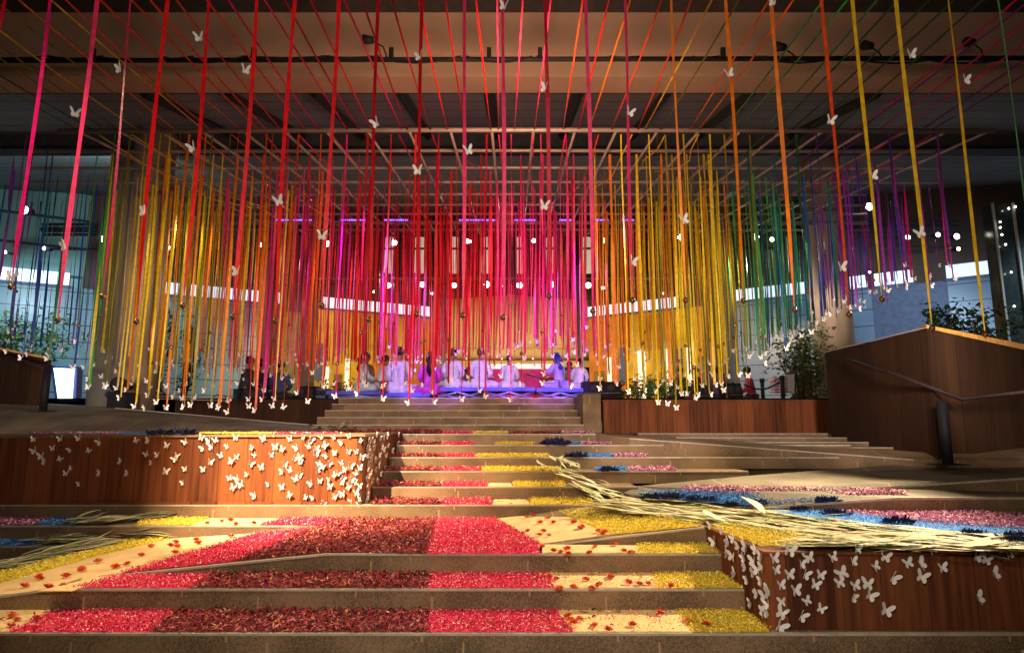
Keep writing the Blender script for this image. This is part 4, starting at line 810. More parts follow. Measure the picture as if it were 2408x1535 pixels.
for nm, bx, mt in (('front', ((a.x,20,FLR),(b.x,20.4,b.z-.12)), CRIM), ('top', ((a.x-.05,19.9,b.z-.12),(b.x+.05,20.5,b.z+.02)), WLIT)):
    m = MB(); m.box(*bx, mt); o = m.build(nm, cs); o.matrix_parent_inverse = cinv
def text(body, size, loc, mt, rot=(math.pi/2,0,0), parent=None, pinv=None, name='lettering'):
    c = bpy.data.curves.new(name, 'FONT'); c.body = body; c.size = size; c.extrude = .004; c.materials.append(mt)
    tmp = bpy.data.objects.new('tmp', c); COL.objects.link(tmp); bpy.context.view_layer.update()
    me = bpy.data.meshes.new_from_object(tmp.evaluated_get(bpy.context.evaluated_depsgraph_get())); bpy.data.objects.remove(tmp)
    o = bpy.data.objects.new(name, me); COL.objects.link(o); o.location = loc; o.rotation_euler = rot
    if parent: o.parent = parent; o.matrix_parent_inverse = pinv
    return o
WT = mat('white_print', (.85,.85,.85), .6, .02)
p = PD(1288,876,19.95); text('im', .38, (p.x,19.96,p.z), WT, parent=cs, pinv=cinv)
# posts, columns
def column(px0, px1, y_, base_z, top, m_, label, n=28):
    a = XZ(px0, y_, base_z).x; b = XZ(px1, y_, base_z).x; r = abs(b-a)/2; cx_ = (a+b)/2
    m = MB(); m.tube([(cx_,y_+r,base_z-.3),(cx_,y_+r,top)], r, m_, n); o = m.build('round_column', None, (cx_, y_+r, base_z)); tag(o, label, 'column', 'columns of the plaza')
BEIGE = mat('beige_column', (.42,.31,.23), .7, .1, 1.2)
column(180, 262, 14.0, .4, zc(14), PIPEB, 'grey green column at the left beside the white screen')
column(232, 330, 13.2, .4, zc(13.2), BEIGE, 'wide beige column behind the yellow ribbons at the left')
column(1950, 2043, 16.0, .4, zc(16), BEIGE, 'wide beige column left of the tall dark parapet')
column(1684, 1745, 19.5, .4, zc(19.5), PIPEB, 'grey column where the yellow ribbons turn green')
column(1027, 1045, 26.0, .4, 6.6, mat('rose_column', (.36,.20,.17), .7), 'slim rosy column left of the centre wall', 14)
column(1360, 1376, 24.0, .4, 6.2, PIPEB, 'slim grey column right of the centre wall', 14)
column(588, 612, 21.0, .4, 6.2, BEIGE, 'slim beige column at the end of the first lit band', 14)
# tall dark glass tower at the right edge with tiny lights
tw = thing('glass_tower', 'dark glazed tower at the right edge dotted with tiny lights', 'tower', (0,15,.4)); a = PD(2362,760,15); tinv = Matrix.Translation((0,-15,-.4))
m = MB(); zt2 = PD(2380,478,15).z
m.box((a.x,15,.4),(a.x+1.6,15.3,zt2), mat('dark_glass', (.02,.03,.03), .15, .3)); o = m.build('glass', tw); o.matrix_parent_inverse = tinv
m = MB()
for i in range(3): m.box((a.x+.02+.5*i,14.96,.4),(a.x+.07+.5*i,15.0,zt2), PIPEB)
o = m.build('mullion', tw); o.matrix_parent_inverse = tinv
LAMPM = mat('lamp_lens', (1,1,1), .3, .01, emit=(1,.93,.80), estr=14)
LAMPS = mat('soft_lamp_lens', (1,1,1), .3, .01, emit=(1,.94,.86), estr=2.5)
for px, py in ((2372,490),(2388,486),(2352,522),(2352,535),(2356,552),(2365,575),(2385,720),(2378,640)):
    p = PD(px, py, 14.9); m = MB(); m.ball(p, .022, LAMPM, 6, 5); o = m.build('bulb', tw); o.matrix_parent_inverse = tinv
# cylinder ducts and round lamps
CYL = mat('lit_cylinder', (.85,.78,.66), .3, .12, 3, emit=(1,.86,.66), estr=.45)  # slight emission stands in for lamp light on cylinders that are no lamps
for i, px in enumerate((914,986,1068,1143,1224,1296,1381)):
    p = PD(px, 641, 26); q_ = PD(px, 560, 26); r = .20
    t = thing('duct', 'tall pale cylinder duct, %s from the left in the row' % ordn(i+1), 'duct', p, 'row of cylinder ducts')
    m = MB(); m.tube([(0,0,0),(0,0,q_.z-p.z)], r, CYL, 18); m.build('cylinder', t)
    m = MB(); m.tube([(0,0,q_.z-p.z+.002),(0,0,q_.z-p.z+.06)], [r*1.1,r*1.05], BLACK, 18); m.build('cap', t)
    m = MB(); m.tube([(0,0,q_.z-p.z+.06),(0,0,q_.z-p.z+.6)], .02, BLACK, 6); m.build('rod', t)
m = MB(); p = PD(900,655,26); q_ = PD(1400,655,26); m.tube([(p.x-3,26,p.z),(q_.x+3,26,q_.z)], .05, PIPEB, 8); m.tube([(p.x-3,26,p.z-.22),(q_.x+3,26,q_.z-.22)], .04, DARK, 8); tag(m.build('lamp_truss'), 'double pipe under the cylinder ducts', 'truss')
def round_lamp(px, py, d, r, label, group, mt=None):
    r *= (.78 if 600 < px < 1500 else .66); p = PD(px, py, d); t = thing('round_lamp', label, 'lamp', p, group)
    m = MB(); m.tube([(0,.02,0),(0,.25,.03)], [r*1.15,r*.8], BLACK, 12); m.build('housing', t)
    m = MB(); m.ball((0,0,0), r, mt or LAMPM, 12, 8, (1,.35,1)); m.build('lens', t)
for i, (px, r) in enumerate(((913,.14),(991,.15),(1068,.13),(1145,.16),(1222,.16),(1298,.16),(1383,.15))):
    round_lamp(px, 671-(i % 2)*2, 25.6, r, 'bright round lamp, %s from the left in the row under the ducts' % ordn(i+1), 'row of bright round lamps')
SC = [(56,494,14.5,.16),(245,562,14.5,.13),(308,589,16,.10),(395,583,18,.09),(440,578,18,.09),(474,578,18,.08),(612,576,20,.09),(768,573,20,.13),(927,571,22,.13),(1098,567,22,.11),(1104,568,22,.08),(1255,566,22,.10),(1422,566,22,.11),(1600,558,18,.13),(1608,520,18,.01),(1777,557,17,.15),(1816,563,17,.10),(1910,547,17,.17),(1934,561,17,.10),
      (2044,486,15,.14),(2135,558,16,.10),(2206,552,16,.09),(2250,556,16,.11),(2254,585,16,.07),(12,593,15,.06),(345,650,18,.06),(1185,673,24,.08),(1418,677,24,.08),(1708,656,20,.07),(104,584,15,.07),(2045,640,17,.05),(880,686,24,.06),(1015,690,24,.06),(1560,690,24,.05)]
for i, (px, py, d, r) in enumerate(sorted(SC)):
    if r > .02: round_lamp(px, py, d, r, 'ceiling spot lamp over the plaza, %s from the left' % ordn(i+1), 'ceiling spots over the plaza')
# long beam of the truss below the grid, and hidden dark beams
m = MB()
for py, d, r in ((540,20,.10),(552,20,.05),(528,20,.05),(586,21,.04)):
    a = PD(100, py, d); b = PD(2250, py-3, d); m.tube([a, b], r, DARK, 6)
tag(m.build('rear_truss'), 'dark horizontal truss behind the ribbons under the ceiling', 'truss')

# ------------------------------------------------------------ bright screen at left
sc_ = thing('lit_screen', 'glowing white screen panel at the left below the hedge', 'screen', PD(145,935,15)); si = Matrix.Translation(-PD(145,935,15))
m = MB(); m.add([PD(126,865,15), PD(175,867,15), PD(170,937,15), PD(136,936,15)], [(3,2,1,0)], mat('screen_glow', (1,1,1), .4, .01, emit=(.92,1,.97), estr=3)); o = m.build('display', sc_); o.matrix_parent_inverse = si
m = MB(); v = [PD(119,860,15.05), PD(182,862,15.05), PD(178,943,15.05), PD(130,943,15.05)]; m.add(v+[x+Vector((0,.2,0)) for x in v], [(3,2,1,0),(0,1,5,4),(1,2,6,5),(2,3,7,6),(3,0,4,7)], mat('blue_frame', (.04,.08,.30), .4)); o = m.build('frame', sc_); o.matrix_parent_inverse = si

# ------------------------------------------------------------ stage
DECK = mat('blue_lit_deck', (.06,.07,.70), .5, .2, 3); LEGM = mat('stage_leg', (.34,.30,.75), .35, .1, metal=.4)  # blue stage light on the deck is put into its colour
def stage(pa, pb, y_, ztop, label):
    a, b = XZ(pa, y_, ztop).x, XZ(pb, y_, ztop).x; t = thing('stage_platform', label, 'stage', (a, y_, FLR), 'low stage platforms'); W = b-a; h = ztop-FLR
    m = MB(); m.box((0,0,h-.07),(W,1.9,h), DECK); m.box((0,-.012,h-.085),(W,0,h-.02), DECK); m.build('deck', t)
    for i in range(max(1, round(W/1.2))):
        n = max(1, round(W/1.2)); x0_ = W*i/n+.04; x1_ = W*(i+1)/n-.04
        m = MB(); m.tube([(x0_,.1,.01),((x0_+x1_)/2,.1,h-.10),(x1_,.1,.01)], .028, LEGM, 6); m.tube([(x0_,.14,h-.10),((x0_+x1_)/2,.14,.02),(x1_,.14,h-.10)], .024, LEGM, 6); m.build('scissor_leg', t)
stage(767, 903, 14.6, .82, 'low blue lit stage platform at the left end of the musicians')
stage(904, 1012, 14.75, .79, 'low blue lit stage platform under the singer in purple')
stage(1014, 1258, 14.9, .92, 'longest blue lit stage platform in the middle')
stage(1262, 1375, 14.7, .89, 'blue lit stage platform at the right under the lute player')
# ------------------------------------------------------------ people
SKIN = mat('skin', (.30,.15,.09), .5, .06, 20); HAIR = mat('black_hair', (.012,.010,.012), .5, .2, 60)
def skinned(name, V, Ed, mt, parent, root=0, sub=1):
    me = bpy.data.meshes.new(name); me.from_pydata([v[:3] for v in V], Ed, []); me.materials.append(mt); me.update()
    o = link(name, me, parent); md = o.modifiers.new('skin', 'SKIN'); sv = me.skin_vertices[0].data
    for i, v in enumerate(V): sv[i].radius = (v[3], v[4] if len(v) > 4 else v[3])
    sv[root].use_root = True; md.use_smooth_shade = True; s_ = o.modifiers.new('sub', 'SUBSURF'); s_.levels = s_.render_levels = sub
    return o
def hand(V, Ed, wrist, d, side_):
    """palm, four fingers and a thumb continuing the arm chain"""
    w0 = Vector(V[wrist][:3]); d = Vector(d).normalized(); s = d.cross(Vector((0,0,1))).normalized()*side_; dn = Vector((0,0,-1))
    k = len(V); pm = w0+d*.05; V.append((*pm, .034, .018)); Ed.append((wrist, k))
    for i, (off, ln) in enumerate(((-.027,.066),(-.009,.078),(.009,.073),(.027,.058))):
        a = pm+d*.045+s*off; b = a+(d*.8+dn*.5).normalized()*ln*.55; c = b+(d*.4+dn*.9).normalized()*ln*.45; j = len(V)
        V += [(*a,.010),(*b,.0085),(*c,.007)]; Ed += [(k,j),(j,j+1),(j+1,j+2)]
    a = pm-d*.02-s*.034; b = a+(d*.7-s*.6).normalized()*.035; j = len(V); V += [(*a,.011),(*b,.009)]; Ed += [(k,j),(j,j+1)]
def person(label, loc, yaw, pose, top, bottom, scale=1.0, lean=0, hair='short', group=None, arms='fwd', turn=0, hairmat=None):
    t = thing('person', label, 'person', loc, group); t.rotation_euler = (0,0,yaw); t.scale = (scale,)*3
    top = mat(*top); bottom = mat(*bottom); L = lean
    if pose == 'sit': hz, base = .13, 0
    elif pose == 'chair': hz, base = .50, 0
    else: hz, base = .92, 0
    dz = hz
    V = [(0,0,dz,.15,.11),(0,.01+L*.3,dz+.18,.14,.10),(0,.02+L*.7,dz+.38,.16,.105),(0,.02+L,dz+.50,.07,.06),(0,.03+L*1.1,dz+.57,.052),(0,.05+L*1.15,dz+.65,.078,.09),(0,.045+L*1.2,dz+.73,.082,.098),(0,.035+L*1.2,dz+.79,.06,.075)]
    Ed = [(i, i+1) for i in range(7)]; top_i = {}
    for sd in (-1, 1):
        j = len(V); sh = Vector((sd*.17, L*.9, dz+.47))
        if arms == 'fwd': el = sh+Vector((sd*.07,.08,-.24)); wr = Vector((sd*.12,.30+L,dz+.14))
        elif arms == 'down': el = sh+Vector((sd*.05,-.02,-.27)); wr = el+Vector((sd*.01,.06,-.24))
        elif arms == 'up': el = sh+Vector((sd*.08,.12,-.18)); wr = sh+Vector((-sd*.08,.26,.02))
        elif arms == 'lute': el = sh+Vector((sd*.10,.08,-.2)); wr = Vector((sd*.30 if sd < 0 else .05,.28,dz+(.42 if sd < 0 else .2)))
        V += [(*sh,.060),(*el,.045),(*wr,.030)]; Ed += [(3,j),(j,j+1),(j+1,j+2)]; top_i[sd] = j; hand(V, Ed, j+2, (wr-el), sd)
    legs = {}
    for sd in (-1, 1):
        j = len(V)
        if pose == 'sit': P3 = [(sd*.11,.02,dz-.02,.095),(sd*.40,.26,.10,.070),(-sd*.05,.40,.07,.045),(-sd*.14,.44,.05,.036),(-sd*.22,.40,.04,.026)]
        elif pose == 'chair': P3 = [(sd*.10,.03,dz-.03,.095),(sd*.12,.44,.48,.065),(sd*.12,.44,.10,.045),(sd*.12,.48,.045,.038),(sd*.12,.60,.03,.028)]
        else: P3 = [(sd*.10,0,dz-.06,.095),(sd*.11,.02,.50,.062),(sd*.11,-.01,.10,.042),(sd*.12,.02,.045,.038),(sd*.13,.14,.03,.030)]
        V += P3; Ed += [(0,j)]+[(j+i, j+i+1) for i in range(4)]; legs[sd] = j
    skinned('body', V, Ed, SKIN, t)
    # upper garment
    g_ = .022; VV = [(*V[i][:3], V[i][3]+g_, (V[i][4] if len(V[i]) > 4 else V[i][3])+g_) for i in (0,1,2)]+[(*V[3][:3],.085,.075)]; EE = [(0,1),(1,2),(2,3)]
    if pose == 'sit': VV[0] = (0,.02,.10,.20,.18)
    for sd in (-1, 1):
        j = top_i[sd]; k = len(VV); VV += [(*V[j][:3],.080),(*V[j+1][:3],.066),(*(Vector(V[j+1][:3]).lerp(Vector(V[j+2][:3]),.85)),.050)]; EE += [(3,k),(k,k+1),(k+1,k+2)]
    skinned('shirt', VV, EE, top, t)
    VV = [(0,0,dz-.01,.165,.13)]; EE = []
    for sd in (-1, 1):
        j = legs[sd]; k = len(VV); VV += [(*V[j][:3],V[j][3]+.022),(*V[j+1][:3],V[j+1][3]+.025),(*(Vector(V[j+1][:3]).lerp(Vector(V[j+2][:3]),.9)),V[j+2][3]+.025)]; EE += [(0,k),(k,k+1),(k+1,k+2)]
    skinned('trousers', VV, EE, bottom, t)
    h = Vector(V[6][:3]); m = MB(); hm = hairmat or HAIR
    m.ball(h+Vector((0,-.022,.018)), .104, hm, 14, 9, (.90,1.02,1.02))
    if hair == 'bun': m.ball(h+Vector((0,-.12,-.01)), .05, hm, 10, 7)
    if hair == 'long': m.tube([h+Vector((0,-.03,.03)), h+Vector((0,-.12,-.10)), h+Vector((0,-.14,-.30)), h+Vector((0,-.13,-.48))], [.085,.10,.09,.03], hm, 12)
    m.build('hair', t)
    m = MB()     # nose, eyes, mouth and ears
    f = h+Vector((0,.085,-.03)); m.tube([f+Vector((0,.005,.03)), f+Vector((0,.028,-.012)), f+Vector((0,.008,-.018))], [.008,.014,.01], SKIN, 6)
    for sd in (-1, 1): m.ball(f+Vector((sd*.032,.006,.025)), .011, HAIR, 6, 5); m.ball(h+Vector((sd*.088,.0,-.03)), .022, SKIN, 8, 6, (.4,.8,1.2))
    m.ball(f+Vector((0,.008,-.045)), .018, mat('lips', (.30,.06,.05), .5), 8, 5, (1,.4,.35)); m.build('face', t)
    return t
WCOT = ('white_cotton', (.66,.65,.72), .8, .12, 3, 1.0); PUR = ('purple_sari', (.50,.05,.45), .5, .3, 3, 1.0); LIL = ('lilac_silk', (.38,.28,.66), .45, .25, 3, 1.0); PALEB = ('pale_blue_cloth', (.55,.68,.80), .7, .1, 5)
DKC = ('dark_cloth', (.03,.03,.04), .8, .3, 6); REDC = ('red_cloth', (.35,.03,.05), .7, .2, 6); VEST = ('lime_vest', (.30,.42,.02), .6, .2, 6); TAN = ('tan_cloth', (.35,.25,.16), .7, .2, 6); BLUEC = ('blue_denim', (.05,.08,.22), .8, .2, 6)
def seat(px, y_, z): return XZ(px, y_, z)
G = 'musicians seated on the stage'
person('person in pale blue seated sideways at the left end of the stage', seat(848,15.0,.82), math.radians(-70), 'sit', PALEB, PALEB, .98, .05, 'long', G)
person('person in white leaning right at the left end of the stage', seat(888,15.2,.82), math.radians(-60), 'sit', WCOT, WCOT, .92, .14, 'short', G)
person('person in a white shirt seen from behind, tallest of the seated musicians', seat(937,14.95,.79), 0, 'sit', WCOT, WCOT, 1.12, 0, 'short', G)
person('person with long dark hair in a bright purple sari facing away', seat(1010,14.85,.76), math.radians(8), 'sit', PUR, PUR, 1.02, .02, 'long', G)
person('person in white facing away, right of the purple sari', seat(1064,15.4,.92), 0, 'sit', WCOT, WCOT, 1.0, 0, 'short', G)
person('person in white facing away in the centre of the stage', seat(1129,15.4,.92), math.radians(-6), 'sit', WCOT, WCOT, 1.02, .02, 'short', G)
person('smaller person in white before the crimson counter', seat(1197,15.5,.92), math.radians(-12), 'sit', WCOT, WCOT, .86, .02, 'bun', G)
person('person in lilac with long blue black hair holding a lute', seat(1318,15.2,.89), math.radians(40), 'sit', LIL, LIL, .92, .10, 'long', G, 'lute', hairmat=mat('blue_black_hair', (.02,.03,.16), .4, .2, 60))
person('person in white hunched at the right end of the stage', seat(1360,15.3,.89), math.radians(-20), 'sit', WCOT, WCOT, .80, .12, 'short', G)
# the lute and the drums
lt_ = thing('lute', 'long necked lute held by the player in lilac', 'lute', seat(1292,15.35,1.05)); m = MB(); m.ball((0,0,0), .15, BRASS, 12, 8, (1,.6,1)); m.build('gourd', lt_); m = MB(); m.tube([(0,0,.05),(-.55,0,.22)], .022, mat('lute_neck', (.10,.03,.015), .4), 8); m.build('neck', lt_)
for i, (px, y_, z, s, lb) in enumerate(((905,15.1,.82,1,'beside the leaning player in white'),(1150,15.9,.92,1.2,'before the crimson counter'),(985,15.3,.79,.8,'left of the purple sari'))):
    t = thing('hand_drum', 'small round hand drum '+lb, 'drum', seat(px,y_,z), 'hand drums on the stage'); t.scale = (s,s,s)
    m = MB(); m.tube([(0,0,0),(0,0,.06),(0,0,.20),(0,0,.26)], [.09,.14,.14,.11], mat('drum_body', (.30,.04,.03), .4), 16); m.build('shell', t); m = MB(); m.tube([(0,0,.261),(0,0,.27)], .108, PAPER, 16); m.tube([(0,0,.271),(0,0,.275)], .045, BLACK, 12); m.build('head', t)
# people further back and at the sides
BG = [('musician in dark clothes behind the leaning player', 893, 17.5, 0, 'chair', DKC, DKC, .62, math.pi*.9),('bare armed person in black behind the hunched player', 1338, 17.5, 0, 'chair', DKC, DKC, .72, math.pi),('person in yellow green seated behind the lute player', 1345, 16.6, 0, 'chair', VEST, VEST, .8, 2.5),
      ('security guard in a lime vest at the right barrier', 1886, 17.0, 0, 'sit', VEST, DKC, 1, math.pi),('person in brown beside the security guard', 1912, 17.6, 0, 'sit', TAN, DKC, 1.0, 2.6),('person in maroon right of the guard', 1928, 17.0, 0, 'sit', REDC, DKC, 1.02, 3.4),
      ('person in maroon left of the white banner', 1772, 16.8, 0, 'sit', REDC, DKC, 1.0, 1.3),('dark clothed person seated at left by the round speaker', 300, 14.0, 0, 'sit', DKC, BLUEC, 1.0, .6),('person bent forward in black left of the stage', 570, 14.3, 0, 'sit', DKC, DKC, 1.0, -.7),
      ('person in black seated behind the left railing', 610, 15.3, 0, 'sit', DKC, DKC, 1.05, .4),('person in dark blue seated near the amplifier', 655, 15.3, 0, 'sit', BLUEC, DKC, 1.0, .2),('person in black behind the right ribbons', 1607, 16.0, 0, 'sit', DKC, DKC, .92, .3),
      ('person in dark clothes seated among the plants at right', 1648, 15.6, 0, 'sit', DKC, REDC, .9, .9),('person in purple seated at the right among cables', 1690, 15.8, 0, 'sit', ('plum_cloth', (.15,.05,.14), .7, .2, 6), DKC, .9, -.6),('white clothed listener behind the centre players', 1095, 17.0, 0, 'sit', WCOT, TAN, .95, math.pi),
      ('listener standing far left of the counter', 860, 20, 0, 'stand', TAN, DKC, 1.0, math.pi),('person in grey seated left of the folding frame', 345, 15.6, 0, 'sit', BLUEC, DKC, .9, -.4)]
for lb, px, y_, _, pose, tp, bt, s, yaw in BG:
    person(lb, seat(px, y_, .62), yaw, pose, tp, bt, s*(.9 if pose == 'stand' else 1), .03 if pose == 'stand' else .08, 'short', None, 'down' if pose == 'stand' else 'fwd')
    if pose == 'chair':
        p = seat(px, y_, .62); t = thing('stool', 'plain dark stool under the '+lb.split(' with')[0].split(' at ')[0].split(' behind ')[0].split(' left ')[0].split(' right')[0], 'stool', p); m = MB(); m.box((-.2,-.22,.40*s),(.2,.18,.44*s), BLACK); m.build('seat', t)
        for sx_ in (-.17,.17):
            for sy_ in (-.19,.15): m = MB(); m.tube([(sx_,sy_,0),(sx_,sy_,.40*s)], .015, BLACK, 6); m.build('leg', t)
# black cases, monitors, lamps on the plaza edge
def case(pa, pb, py0, y_, zb__, label, mt=BLACK):
    a, b = XZ(pa, y_, zb__), XZ(pb, y_, zb__); top = PD(pa, py0, y_).z; t = thing('stage_monitor', label, 'speaker', (a.x, y_, zb__), 'black boxes along the stage edge'); W, h = b.x-a.x, top-zb__
    m = MB(); m.add([(0,.12*h,0),(W,.12*h,0),(W,0,h*.3),(0,0,h*.3),(W,.25*h,h),(0,.25*h,h),(0,.6,0),(W,.6,0),(W,.6,h),(0,.6,h)], [(0,1,2,3),(3,2,4,5),(5,4,8,9),(6,9,8,7),(0,3,5,9,6),(1,7,8,4,2)], mt); m.build('cabinet', t)
    m = MB(); m.box((.03*W,-.0,h*.32),(.97*W,.002,h*.33), GREYM); m.box((W*.42,.24*h,h+.002),(W*.58,.3*h+.04,h+.02), BLACK); m.build('trim', t)
    for i in range(2): m = MB(); c = Vector((W*(.27+.46*i), .10*h, h*.62)); m.tube([c+Vector((0,.04,0)), c+Vector((0,-.03,-.01))], [h*.22,h*.24], DARK, 16); m.build('speaker_cone', t)
case(1372, 1462, 896, 14.65, .65, 'long black box right of the stage')
case(694, 738, 908, 14.7, .62, 'black box between the seated people and the stage')
case(740, 764, 912, 14.8, .62, 'small black box at the left end of the stage', NAVY)
case(1712, 1748, 900, 15.0, .62, 'black speaker near the grey column at right')
case(1640, 1668, 905, 15.2, .62, 'black speaker among the plants at right')
for px, py, y_, lb in ((283,905,12.6,'beside the wide beige column'),(2030,0,0,'')):
    if not y_: continue
    b = XZ(px, y_, .40); t = thing('floor_spotlight', 'black floor spotlight on a box '+lb, 'spotlight', b); h = PD(px, py, y_).z-b.z
    m = MB(); m.box((-.18,-.15,-.1),(.18,.2,h-.14), BLACK); m.build('box', t); m = MB(); m.tube([(0,-.16,h),(0,.18,h)], [.15,.11], BLACK, 16); m.build('drum', t); m = MB(); m.tube([(0,-.17,h),(0,-.162,h)], .12, DARK, 16); m.build('lens', t)
# railing rungs at left and folding frames
t = thing('low_railing', 'thin pale double rail along the left plaza edge', 'railing', XZ(340,13.5,.45)); inv = Matrix.Translation(-XZ(340,13.5,.45))
for py in (932, 938): m = MB(); m.tube([PD(345,py-1,13.5), PD(545,py+4,13.5)], .012, GREYM, 6); o = m.build('rail', t); o.matrix_parent_inverse = inv
for px in (350,430,515,540): m = MB(); p = PD(px,936,13.5); m.tube([(p.x,13.5,p.z+.3),(p.x,13.5,.40)], .014, GREYM, 6); o = m.build('post', t); o.matrix_parent_inverse = inv
for px, lb in ((515,'left of the stage'),(380,'by the left railing'),(1710,'right of the yellow ribbons')):
    p = XZ(px, 14.6, .62); t = thing('microphone_stand', 'thin microphone stand '+lb, 'stand', p, 'microphone stands'); m = MB(); m.tube([(0,0,.02),(0,0,1.25)], .012, GREYM, 6); m.tube([(0,0,1.25),(.25,.1,1.42)], .01, GREYM, 6); m.build('pole', t)
    for a in (0,2.1,4.2): m = MB(); m.tube([(0,0,.14),(.25*math.cos(a),.25*math.sin(a),.01)], .01, BLACK, 5); m.build('leg', t)
    m = MB(); m.ball((.27,.11,1.44), .03, BLACK, 8, 6); m.build('microphone', t)
# stanchions with belt, banner on a barrier
for i, (px, y_) in enumerate(((1842,14.8),(1795,15.6))):
    p = XZ(px, y_, .62); t = thing('stanchion', ('black belt post before the white banner','thinner belt post left of the white banner')[i], 'post', p, 'belt barrier posts'); m = MB(); m.tube([(0,0,.03),(0,0,.52 if i else .50)], .045, BLACK, 12); m.build('post', t); m = MB(); m.tube([(0,0,0),(0,0,.03)], [.18,.16], BLACK, 16); m.build('base', t); m = MB(); m.tube([(0,0,.46),(0,0,.56)], .06, BLACK, 12); m.build('head', t)
a = XZ(1842,14.8,1.12); b = XZ(1750,15.3,1.02); m = MB()
m.tube([a.lerp(b, u)-Vector((0,0,.30*4*u*(1-u)*.6)) for u in [i/10 for i in range(11)]], .022, BLACK, 6); tag(m.build('barrier_belt'), 'sagging black belt between the right posts', 'belt')
bn = thing('banner', 'white banner with crimson lettering on the right barrier', 'banner', PD(1835,925,15.4)); bi = Matrix.Translation(-PD(1835,925,15.4))
BW = mat('banner_cloth', (.72,.70,.72), .7, .06, 4); m = MB(); v = [PD(1808,888,15.4), PD(1868,879,15.4), PD(1868,924,15.4), PD(1812,926,15.4)]
m.add([*v]+[x+Vector((0,.03,0)) for x in v], [(3,2,1,0),(4,5,6,7),(0,1,5,4),(1,2,6,5),(2,3,7,6),(3,0,4,7)], BW); o = m.build('cloth', bn); o.matrix_parent_inverse = bi
CRP = mat('crimson_print', (.50,.02,.10), .7, .1); TLP = mat('teal_print', (.1,.5,.4), .7, .1); R = random.Random(2)
m = MB()
for row, (xa_, ya_, xb_, yb_, h_, mt) in enumerate(((1823,893,1843,886,3.6,CRP),(1812,898,1829,893,3.4,CRP),(1828,902,1840,899,3,CRP),(1827,908,1838,907,3,TLP),(1814,916,1850,915,2.6,CRP),(1812,922,1862,921,2.4,CRP))):
    px = xa_
    while px < xb_:
        u = (px-xa_)/(xb_-xa_); py = ya_+(yb_-ya_)*u; p = PD(px, py, 15.385); wv = R.uniform(.006,.013); hv = h_*15.4/F*R.uniform(.7,1)
        m.box((p.x-wv,15.37,p.z-hv/2),(p.x+wv,15.385,p.z+hv/2), mt); px += R.uniform(1.6,3.2)
o = m.build('lettering', bn); o.matrix_parent_inverse = bi

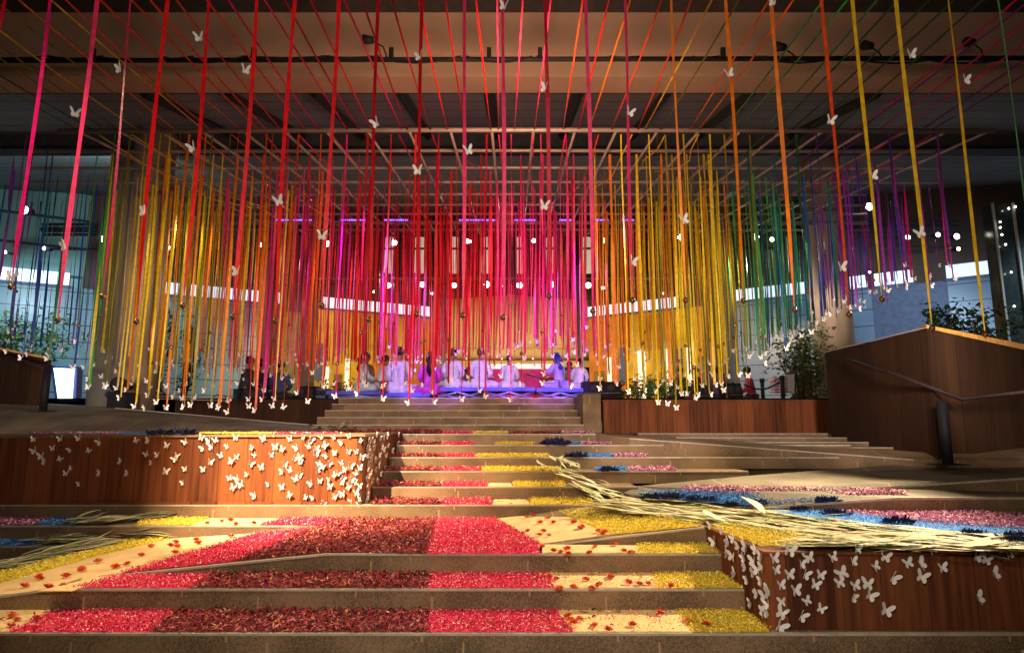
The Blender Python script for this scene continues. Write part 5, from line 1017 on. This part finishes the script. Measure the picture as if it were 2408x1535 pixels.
# ------------------------------------------------------------ plants
def plant(name, label, cat, base, w_, h_, stems, leaves, pal, ls, seed, lo=.15, depth=None, group=None):
    R = random.Random(seed); t = thing(name, label, cat, base, group); depth = depth or w_
    mb = MB(); tips = []
    SM = mat('plant_stem', (.10,.08,.03), .7, .3)
    for i in range(stems):
        x, y = R.uniform(-.25,.25)*w_, R.uniform(-.25,.25)*depth; top = Vector((x*2+R.uniform(-.2,.2)*w_, y*2, h_*R.uniform(.7,1))); a = Vector((x*.6,y*.6,0)); mid = a.lerp(top,.5)+Vector((R.uniform(-.05,.05)*w_,0,.05*h_))
        mb.tube([a, mid, top], [.018*h_/1.5+.004,.012,.005], SM, 5); tips += [a.lerp(mid, .6), mid, mid.lerp(top,.5), top]
    mb.build('stem', t)
    cc = [p+Vector((R.gauss(0,.12)*w_, R.gauss(0,.12)*depth, R.gauss(0,.08)*h_)) for p in tips for _ in range(3)]
    mb = MB(); tint = []; lm = tint_mat('leaf_'+pal, {'green': [(.04,.15,.03),(.08,.26,.05),(.14,.36,.08),(.03,.09,.03)], 'dark': [(.010,.03,.010),(.02,.05,.018),(.03,.07,.02),(.008,.02,.012)], 'bamboo': [(.04,.07,.02),(.07,.11,.035),(.16,.20,.09),(.025,.04,.02)]}[pal], .6)
    for i in range(leaves):
        c = R.choice(cc)+Vector((R.gauss(0,.08)*w_, R.gauss(0,.08)*depth, R.gauss(0,.06)*h_)); c.z = max(c.z, lo*h_)
        d = Vector((R.gauss(0,1),R.gauss(0,1),R.gauss(-.2,.6))).normalized(); s = d.cross(Vector((R.random(),R.random(),R.random()))).normalized(); l = ls*R.uniform(.6,1.4)
        mb.add([c-d*l*.5, c+s*l*.17, c+d*l*.5, c-s*l*.17], [(0,1,2,3)], lm); tint.append(R.random())
    me = mb.mesh('foliage'); at = me.attributes.new('tint', 'FLOAT', 'FACE'); at.data.foreach_set('value', tint); link('foliage', me, t)
plant('bamboo_shrub', 'leafy bamboo shrub left of the tall dark parapet', 'shrub', XZ(1893,16.2,.62), 1.15, 1.75, 16, 2600, 'bamboo', .11, 1, .05)
plant('hedge', 'green hedge behind the left parapet', 'hedge', XZ(5,17.5,.9), 2.6, 2.1, 24, 2600, 'green', .16, 2, .1, 1.2)
plant('bamboo_shrub', 'dark bamboo behind the coping at the right edge', 'shrub', XZ(2310,12.6,1.0), 1.1, 1.35, 14, 700, 'dark', .14, 3, .05, .8)
plant('bamboo_shrub', 'small dark bush by the right parapet peak', 'shrub', XZ(2225,12.8,1.2), .7, 1.2, 8, 500, 'dark', .12, 4, .05, .5)
plant('slim_tree', 'slim dark tree behind the first yellow ribbons', 'tree', XZ(352,18,.62), .9, 2.6, 8, 900, 'dark', .14, 5, .2)
plant('slim_tree', 'slim dark tree behind the orange ribbons at left', 'tree', XZ(425,19,.62), .8, 2.4, 8, 800, 'dark', .14, 6, .2)
for i, (px, s) in enumerate(((1500,.6),(1540,.8),(1580,.7),(1525,.5),(1620,.6),(1565,.5),(800,.6),(752,.7),(1470,.5))):
    plant('potted_plant', 'low leafy plant on the plaza edge, %s' % ('first right of the black box','second, taller, right of the black box','third in the right clump','small one in front in the right clump','fourth by the standing person','small one under yellow ribbons','left of the musicians','at the left end of the stage','right beside the black box')[i], 'plant', XZ(px, 15.1+.1*i, .62), .45*s+.2, .62*s+.1, 7, 260, 'green' if i % 2 else 'bamboo', .09, 30+i, .08, None, 'low plants on the plaza edge')
print('objects', len(bpy.data.objects))
